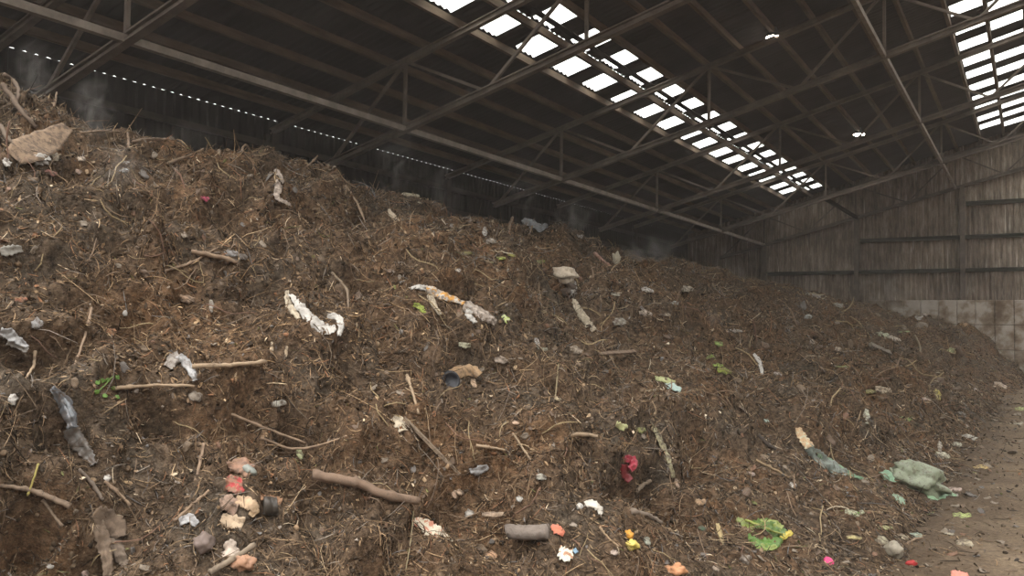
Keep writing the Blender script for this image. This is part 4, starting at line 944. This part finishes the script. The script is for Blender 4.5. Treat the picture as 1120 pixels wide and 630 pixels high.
# --- many small loose twigs, chips and stones, each its own object
REG = [('upper left', 0, 380, 150, 300), ('lower left', 0, 380, 300, 630), ('centre', 380, 700, 270, 440), ('lower middle', 380, 760, 440, 630), ('upper right', 700, 1060, 330, 440), ('lower right', 760, 1000, 440, 630)]
def twig_mesh(k):
    mb = MB(); L = 1.0; n = 6; b1, b2 = random.uniform(-.12, .12), random.uniform(-.08, .08)
    pts = [Vector((-.5+i/n, b1*math.sin(i/n*3.1)+b2*math.sin(i/n*6.2), .05*math.sin(i*1.3+k))) for i in range(n+1)]
    mb.tube(pts, [(.014 if i else .009)*(1-.5*i/n)*random.uniform(.85, 1.2) for i in range(n+1)], 6)
    if k % 2:
        j = pts[3]; mb.tube([j, j+Vector((.10, .07*(-1)**k, .03)), j+Vector((.2, .11*(-1)**k, .02))], [.007, .006, .003], 5)
    return mb.mesh('twig', True)
TW = {}
cols = [mTWIG, mBARK, mSTRAW, mat_dirty((.24, .13, .085), .3, .85)]
for ci in range(4):
    for k in range(4):
        me = twig_mesh(k+ci*4); me.materials.append(cols[ci]); TW[(ci, k)] = me
CN = ['brown', 'dark brown', 'straw-coloured', 'reddish brown']
for (rn, u0, u1, v0, v1) in REG:
    for k in range(44):
        u, v = random.uniform(u0, u1), random.uniform(v0, v1); l, n, d = hit(u, v)
        if l.z < .12 or d > 30: continue
        ci = random.choice([0, 0, 1, 2, 2, 3]); o = bpy.data.objects.new('twig', TW[(ci, random.randrange(4))]); C.objects.link(o)
        Lg = random.uniform(22, 62)*px(d); o.scale = (Lg, Lg, Lg); o.location = l+n*Lg*.03
        tdir = Vector((random.gauss(.3, 1), random.gauss(0, 1), random.gauss(-.3, .7))); tdir = (tdir-n*tdir.dot(n)*.9).normalized()
        q = tdir.to_track_quat('X', 'Z'); o.rotation_euler = q.to_euler()
        OCC.append((*o.location, Lg*.16))
        tag(o, CN[ci]+' loose twig strewn on the '+rn+' part of the heap face', 'twig', CN[ci]+' twigs on the '+rn+' of the heap')
def chip_mesh(k):
    mb = MB(); nw, nl = 5, 5
    for s_ in (0, -.05):
        for i in range(nl):
            for j in range(nw):
                x, y = i/(nl-1)-.5, j/(nw-1)-.5; w = (1-1.2*abs(x)**1.6)*random.uniform(.8, 1.1)
                mb.v.append((x, y*w*.7, .12*math.sin(x*4+k)*math.cos(y*5+k*2)+.04*random.uniform(-1, 1)+s_))
    N = nw*nl
    for i in range(nl-1):
        for j in range(nw-1): a = i*nw+j; mb.f += [(a, a+1, a+nw+1, a+nw), (N+a, N+a+nw, N+a+nw+1, N+a+1)]
    bd = [j for j in range(nw)]+[i*nw+nw-1 for i in range(1, nl)]+[(nl-1)*nw+j for j in range(nw-2, -1, -1)]+[i*nw for i in range(nl-2, 0, -1)]
    for k2 in range(len(bd)): a, b_ = bd[k2], bd[(k2+1) % len(bd)]; mb.f.append((a, N+a, N+b_, b_))
    return mb.mesh('chip', True)
CH = {}
ccol = [('pale', mat_dirty((.44, .36, .27), .45)), ('tan', mat_dirty((.30, .21, .13), .45)), ('grey', mat_dirty((.21, .195, .18), .45)), ('brown', mat_dirty((.20, .13, .085), .4)), ('rusty orange', mat_dirty((.32, .16, .09), .44))]
for ci in range(5):
    for k in range(3): me = chip_mesh(k+ci); me.materials.append(ccol[ci][1]); CH[(ci, k)] = me
for (rn, u0, u1, v0, v1) in REG:
    for k in range(46):
        u, v = random.uniform(u0, u1), random.uniform(v0, v1); l, n, d = hit(u, v)
        if d > 34: continue
        ci = random.choice([0, 0, 1, 1, 2, 3, 3, 4]); o = bpy.data.objects.new('chip', CH[(ci, random.randrange(3))]); C.objects.link(o)
        Lg = (4+8*random.random()**1.6)*px(d); o.scale = (Lg, Lg, Lg); o.location = l+n*Lg*.15
        nn = (n+Vector((random.gauss(0, .4), random.gauss(0, .4), random.gauss(0, .4)))).normalized(); q = nn.to_track_quat('Z', 'Y'); o.rotation_euler = q.to_euler(); o.rotation_euler.rotate_axis('Z', random.uniform(0, 6.28))
        OCC.append((*o.location, Lg*.5))
        tag(o, 'small '+ccol[ci][0]+' chip lying loose on the '+rn+' part of the heap', 'chip', ccol[ci][0]+' chips on the '+rn+' of the heap')
for k in range(70):
    u, v = random.uniform(985, 1119), random.uniform(440, 628)
    l, n, d = hit(u, v)
    if l.z > .35: continue
    ci = random.choice([0, 0, 0, 1, 2, 4]); o = bpy.data.objects.new('chip', CH[(ci, random.randrange(3))]); C.objects.link(o)
    Lg = random.uniform(4, 11)*px(d); o.scale = (Lg, Lg, Lg); o.location = l+n*Lg*.12; o.rotation_euler = (random.gauss(0, .3), random.gauss(0, .3), random.uniform(0, 6.28))
    tag(o, 'small '+ccol[ci][0]+' chip trodden into the bare floor at the right', 'chip', ccol[ci][0]+' chips on the bare floor')

# ------------------------------------------------------------------ loose litter (uncountable)
fc = HV[HF].mean(1); dg1 = HV[HF[:, 2]]-HV[HF[:, 0]]; dg2 = HV[HF[:, 3]]-HV[HF[:, 1]]
fn = np.cross(dg1, dg2); fa = np.linalg.norm(fn, axis=1)/2; fn = fn/(2*fa[:, None]+1e-9); fn[fn[:, 2] < 0] *= -1
to = np.array([0, 0, EYE]) - fc; dist = np.linalg.norm(to, axis=1)
ok = (fc[:, 0] > -8.3) & (fc[:, 1] > .3) & (fc[:, 2] > -.02)
wgt = np.where(ok, fa/np.maximum(dist, 2.5)**1.7, 0); wgt /= wgt.sum()
ffc = FV[FF].mean(1); fd = np.linalg.norm(ffc-np.array([0, 0, EYE]), axis=1)
fw = np.where((ffc[:, 0] < 3) & (ffc[:, 1] > 2), np.exp(-np.clip(ffc[:, 0]-interp(TOE, ffc[:, 1]), 0, 9)*1.1)/fd**1.4*.05*.05*np.maximum(.05, .012*ffc[:, 1])/.05, 0); fw /= fw.sum()
OC = np.array(OCC)
def clear(P, N):
    keep = np.ones(len(P), bool)
    for x_, y_, z_, r_ in OC:
        c_ = np.abs(P[:, 0]-x_) < r_; i_ = np.nonzero(c_)[0]
        if len(i_): keep[i_[((P[i_]-np.array([x_, y_, z_]))**2).sum(1) < r_*r_]] = False
    return P[keep], N[keep]
def sample(n, floor_share=.1):
    nf = int(n*floor_share)
    a = rng.choice(len(HF), n-nf, p=wgt); b_ = rng.choice(len(FF), nf, p=fw)
    def pts(V, Fc, i):
        u = rng.random(len(i))[:, None]; w = rng.random(len(i))[:, None]; q = V[Fc[i]]
        return (q[:, 0]*(1-u)+q[:, 1]*u)*(1-w)+(q[:, 3]*(1-u)+q[:, 2]*u)*w
    P = np.concatenate([pts(HV, HF, a), pts(FV, FF, b_)]); N = np.concatenate([fn[a], np.tile([0, 0, 1.], (nf, 1))])
    return clear(P, N)
def unit(a): return a/(np.linalg.norm(a, axis=1)[:, None]+1e-9)
PAL = np.array([.97, 1.03, 1.06])*np.array([(.032,.022,.014),(.068,.046,.029),(.125,.084,.052),(.19,.128,.078),(.28,.19,.112),(.38,.275,.17),(.21,.175,.145),(.24,.125,.07),(.50,.40,.28),(.14,.135,.055),(.14,.13,.125)])
def colours(P, w):
    n = len(P); c = PAL[rng.choice(len(PAL), n, p=np.array(w)/sum(w))]
    c = c*rng.uniform(.75, 1.25, (n, 1))
    warm = .5+.5*vnoise(P, 1.7, 77)[:, None]
    return np.clip(c*(np.array([.92, .97, 1.05])*(1-warm)+np.array([1.12, .98, .86])*warm), 0, 1)

def fibres(name, n, lmin, lmax, r0, w, lift, label, cat, share=.05):
    P, N = sample(n, share); n = len(P); d = np.linalg.norm(P-np.array([0, 0, EYE]), axis=1)
    sc = np.clip(d/5, .75, 3.2)**.55
    T = unit(rng.normal(size=(n, 3)) + np.array([.35, .1, -.25])); T = unit(T - N*(T*N).sum(1)[:, None]*rng.uniform(.45, 1.05, (n, 1)))
    L = (lmin + (lmax-lmin)*rng.random(n)**2.2)*sc; R_ = r0*rng.uniform(.6, 1.5, n)*np.clip(d/4.5, .8, 5)**.8
    side = unit(np.cross(T, N+.3*rng.normal(size=(n, 3)))); up = np.cross(side, T)
    K = 4; ts = np.linspace(-.5, .5, K); bend = rng.normal(size=n)*.10; bend2 = rng.normal(size=n)*.06
    ctr = P + N*(lift*rng.random(n)*sc)[:, None]
    V = np.zeros((n, K, 3, 3)); 
    for k, t in enumerate(ts):
        c = ctr + T*(L*t)[:, None] + side*(L*bend*(4*t*t-.5))[:, None] + up*(L*bend2*(4*t*t-.5) )[:, None] + side*(L*.12*bend2*math.sin(9*t))[:, None]
        rr = R_*(1.0 if 0 < k < K-1 else .55)
        for j in range(3):
            a = 2*math.pi*j/3; V[:, k, j] = c + (side*math.cos(a)+up*math.sin(a))*rr[:, None]
    base = (np.arange(n)*K*3)[:, None, None]; fl = []
    for k in range(K-1):
        for j in range(3): fl.append([k*3+j, k*3+(j+1) % 3, (k+1)*3+(j+1) % 3, (k+1)*3+j])
    Fq = (base + np.array(fl)[None]).reshape(-1, 4)
    col = np.repeat(colours(P, w), K*3, axis=0)
    o = link(name, np_mesh(name, V.reshape(-1, 3), Fq, True, col), M_LITTER); tag(o, label, cat, kind='stuff'); return o

def chips(name, n, smin, smax, w, label, cat, share=.09):
    P, N = sample(n, share); n = len(P); d = np.linalg.norm(P-np.array([0, 0, EYE]), axis=1); sc = np.clip(d/5, .75, 3.5)**.6
    s = (smin + (smax-smin)*rng.random(n)**2.5)*sc
    N2 = unit(N + .75*rng.normal(size=(n, 3))); T = unit(np.cross(N2, rng.normal(size=(n, 3)))); B_ = np.cross(N2, T)
    asp = rng.uniform(.16, .6, n); K = 6
    V = np.zeros((n, K+1, 3)); c0 = P + N*(s*.25)[:, None]; V[:, 0] = c0 + N2*(s*rng.uniform(-.3, .3, n))[:, None]
    for k in range(K):
        a = 2*math.pi*k/K; rr = s*rng.uniform(.35, .75, n)
        V[:, k+1] = c0 + T*(rr*math.cos(a))[:, None] + B_*(rr*asp*math.sin(a))[:, None] + N2*(s*rng.normal(size=n)*.13)[:, None]
    base = (np.arange(n)*(K+1))[:, None, None]
    Ft = (base + np.array([[0, k+1, (k+1) % K+1] for k in range(K)])[None]).reshape(-1, 3)
    o = link(name, np_mesh(name, V.reshape(-1, 3), Ft, False, np.repeat(colours(P, w), K+1, axis=0)), M_LITTER); tag(o, label, cat, kind='stuff'); return o

def clods(name, n, smin, smax, w, label, cat):
    P, N = sample(n, .02); n = len(P); d = np.linalg.norm(P-np.array([0, 0, EYE]), axis=1); sc = np.clip(d/5, .8, 3.5)**.5
    s = (smin + (smax-smin)*rng.random(n)**3)*sc; iv = np.array(I1[0]); K = len(iv)
    ax = rng.uniform(.55, 1.2, (n, 1, 3)); V = iv[None]*ax*(1+.35*rng.normal(size=(n, K, 1))*.6)*s[:, None, None]
    a = rng.random(n)*6.28; ca, sa = np.cos(a)[:, None], np.sin(a)[:, None]
    V = np.stack([V[:, :, 0]*ca-V[:, :, 1]*sa, V[:, :, 0]*sa+V[:, :, 1]*ca, V[:, :, 2]], -1) + (P+N*(s*.2)[:, None])[:, None]
    Ft = ((np.arange(n)*K)[:, None, None] + np.array(I1[1])[None]).reshape(-1, 3)
    o = link(name, np_mesh(name, V.reshape(-1, 3), Ft, False, np.repeat(colours(P, w), K, axis=0)), M_LITTER); tag(o, label, cat, kind='stuff'); return o

M_LITTER = mat_attr('shredded_litter')
#            blk  dk  mid br  tan straw grey red pale grn slate
clods('soil_crumbs', 22000, .005, .018, [4, 6, 4, 1, 0, 0, .2, .1, 0, 0, .2], 'dark crumbly clods of soil scattered all over the compost heap', 'soil')
fibres('twig_litter', 120000, .02, .14, .0022, [5, 6, 6, 4.5, 2.4, 1.1, 1.4, .9, .3, .1, .4], .014, 'matted brown stalks and twiglets covering the compost heap', 'litter')
fibres('root_litter', 9000, .10, .42, .0018, [3, 5, 6, 4, 2, .8, 1, .7, 0, 0, .4], .03, 'long thin root fibres tangled through the compost heap', 'litter', .02)
chips('leaf_mulch', 130000, .006, .036, [5, 7, 6, 4.5, 2.3, 1.1, 1.5, 1.0, .6, .2, .6], 'shredded brown leaves and bark chips covering the compost heap', 'mulch')

# ------------------------------------------------------------------ steam
def steam(u, v, dist, w, h, dens, label, lean=0.0):
    """a wisp of vapour rising from the heap; the domain is a tapered puff around it"""
    l, n, d = hit(u, v)
    if dist: l = EYEV + ray(u, v)*dist
    else: dist = d
    s = px(dist); mb = MB(); W_, H_ = w*s, h*s
    prof = [(.15, -.08), (.6, 0), (1.0, .25), (1.0, .6), (.8, .85), (.3, 1.0)]; n_ = 14
    for r, z in prof:
        for k in range(n_):
            a = 6.28318*k/n_; mb.v.append((W_/2*r*math.cos(a)+lean*H_*z, W_/2*r*math.sin(a)*.7, H_*z))
    for i in range(len(prof)-1):
        for k in range(n_): k2 = (k+1) % n_; mb.f.append((i*n_+k, i*n_+k2, (i+1)*n_+k2, (i+1)*n_+k))
    mb.f.append(tuple(range(n_-1, -1, -1))); mb.f.append(tuple((len(prof)-1)*n_+k for k in range(n_)))
    m = bpy.data.materials.new('steam'); m.use_nodes = True; nt = m.node_tree; nt.nodes.clear()
    out = nt.nodes.new('ShaderNodeOutputMaterial'); vs = nt.nodes.new('ShaderNodeVolumeScatter'); vs.inputs['Color'].default_value = (.92, .84, .77, 1); vs.inputs['Anisotropy'].default_value = .2
    tc = nt.nodes.new('ShaderNodeTexCoord'); mp = nt.nodes.new('ShaderNodeMapping'); mp.inputs['Scale'].default_value = (1/(W_/2), 1/(W_*.35), 1/H_); mp.inputs['Location'].default_value = (0, 0, -.35)
    nt.links.new(tc.outputs['Object'], mp.inputs[0]); ln = nt.nodes.new('ShaderNodeVectorMath'); ln.operation = 'LENGTH'
    sh = nt.nodes.new('ShaderNodeVectorMath'); sh.operation = 'MULTIPLY'; sh.inputs[1].default_value = (1, 1, 1.45); nt.links.new(mp.outputs[0], sh.inputs[0]); nt.links.new(sh.outputs[0], ln.inputs[0])
    nz = nt.nodes.new('ShaderNodeTexNoise'); nz.inputs['Scale'].default_value = 2.6/max(W_, .4); nz.inputs['Detail'].default_value = 4; nz.inputs['Distortion'].default_value = 1.2
    nt.links.new(tc.outputs['Object'], nz.inputs['Vector'])
    r1 = nt.nodes.new('ShaderNodeMapRange'); r1.inputs[1].default_value = .95; r1.inputs[2].default_value = .1; r1.inputs[3].default_value = 0; r1.inputs[4].default_value = 1; nt.links.new(ln.outputs['Value'], r1.inputs[0])
    r2 = nt.nodes.new('ShaderNodeMapRange'); r2.inputs[1].default_value = .42; r2.inputs[2].default_value = .72; nt.links.new(nz.outputs['Fac'], r2.inputs[0])
    mu = nt.nodes.new('ShaderNodeMath'); mu.operation = 'MULTIPLY'; nt.links.new(r1.outputs[0], mu.inputs[0]); nt.links.new(r2.outputs[0], mu.inputs[1])
    m2 = nt.nodes.new('ShaderNodeMath'); m2.operation = 'MULTIPLY'; m2.inputs[1].default_value = dens/max(W_, .1); nt.links.new(mu.outputs[0], m2.inputs[0])
    nt.links.new(m2.outputs[0], vs.inputs['Density']); nt.links.new(vs.outputs[0], out.inputs['Volume'])
    o = mb.build('steam_plume', m); o.location = l; tag(o, label, 'steam', 'wisps of steam off the heap', kind='stuff'); return o
STEAM = [(432, 212, 0, 60, 95, 1.0, 'faint wisp of steam rising from the crest left of the middle'), (478, 235, 0, 95, 70, .8, 'low steam along the middle crest'),
         (100, 148, 0, 60, 62, 1.5, 'steam curling up right of the torn tan board'), (36, 106, 0, 60, 55, 1.3, 'steam at the peak in the top left corner'),
         (574, 238, 0, 55, 85, .8, 'tall thin steam wisp above the middle crest'), (625, 243, 0, 66, 38, 2.4, 'low bright steam over the middle mound'),
         (712, 285, 0, 80, 30, 3.0, 'low bright steam over the saddle of the crest'), (130, 200, 0, 70, 46, 1.2, 'thin steam drifting over the upper left slope'),
         (970, 336, 0, 60, 50, 2.6, 'steam rising in front of the end wall'), (775, 358, 0, 60, 26, .9, 'thin steam over the right slope'), (205, 160, 0, 120, 30, .5, 'thin steam along the left crest')]
for a in STEAM: steam(*a)
m = bpy.data.materials.new('haze'); m.use_nodes = True; nt = m.node_tree; nt.nodes.clear()
out = nt.nodes.new('ShaderNodeOutputMaterial'); vs = nt.nodes.new('ShaderNodeVolumeScatter'); vs.inputs['Color'].default_value = (.95, .86, .78, 1); vs.inputs['Density'].default_value = .002
nt.links.new(vs.outputs[0], out.inputs['Volume'])
HAZE = True
if HAZE:
    mb = MB(); x0, x1 = WX*S+.15, 8.3; mb.v = [(x0, -1.4, .2), (x1, -1.4, .2), (x1, 36.0, .2), (x0, 36.0, .2), (x0, -1.4, soff_z(WX)-.05), (x1, -1.4, soff_z(x1/S)-.05), (x1, 36.0, soff_z(x1/S)-.05), (x0, 36.0, soff_z(WX)-.05)]
    mb.f = [(0, 3, 2, 1), (4, 5, 6, 7), (0, 1, 5, 4), (1, 2, 6, 5), (2, 3, 7, 6), (3, 0, 4, 7)]
    o = mb.build('haze', m); tag(o, 'thin steamy haze filling the shed', 'haze', kind='stuff')

# ------------------------------------------------------------------ daylight
W = bpy.data.worlds.new('sky'); SC.world = W; W.use_nodes = True; nt = W.node_tree; nt.nodes.clear()
out = nt.nodes.new('ShaderNodeOutputWorld'); bg = nt.nodes.new('ShaderNodeBackground'); bg.inputs[1].default_value = 3.4
tc = nt.nodes.new('ShaderNodeTexCoord'); sp = nt.nodes.new('ShaderNodeSeparateXYZ'); nt.links.new(tc.outputs['Generated'], sp.inputs[0])
nt.links.new(ramp(nt, sp.outputs['Z'], [(0, (.26, .26, .26)), (.35, (.6, .6, .59)), (1, (2.1, 2.06, 2.0))]), bg.inputs[0])
nt.links.new(bg.outputs[0], out.inputs[0])
vs_ = SC.view_settings; vs_.view_transform = 'Standard'; vs_.look = 'None'; vs_.gamma = 1; vs_.exposure = 0.32; vs_.use_curve_mapping = False
SC.cycles.max_bounces = 6; SC.cycles.diffuse_bounces = 3; SC.cycles.volume_bounces = 0; SC.cycles.transparent_max_bounces = 12
SC.cycles.use_denoising = True; SC.cycles.volume_step_rate = 2.0; SC.cycles.volume_max_steps = 96
SC.cycles.sample_clamp_indirect = 6
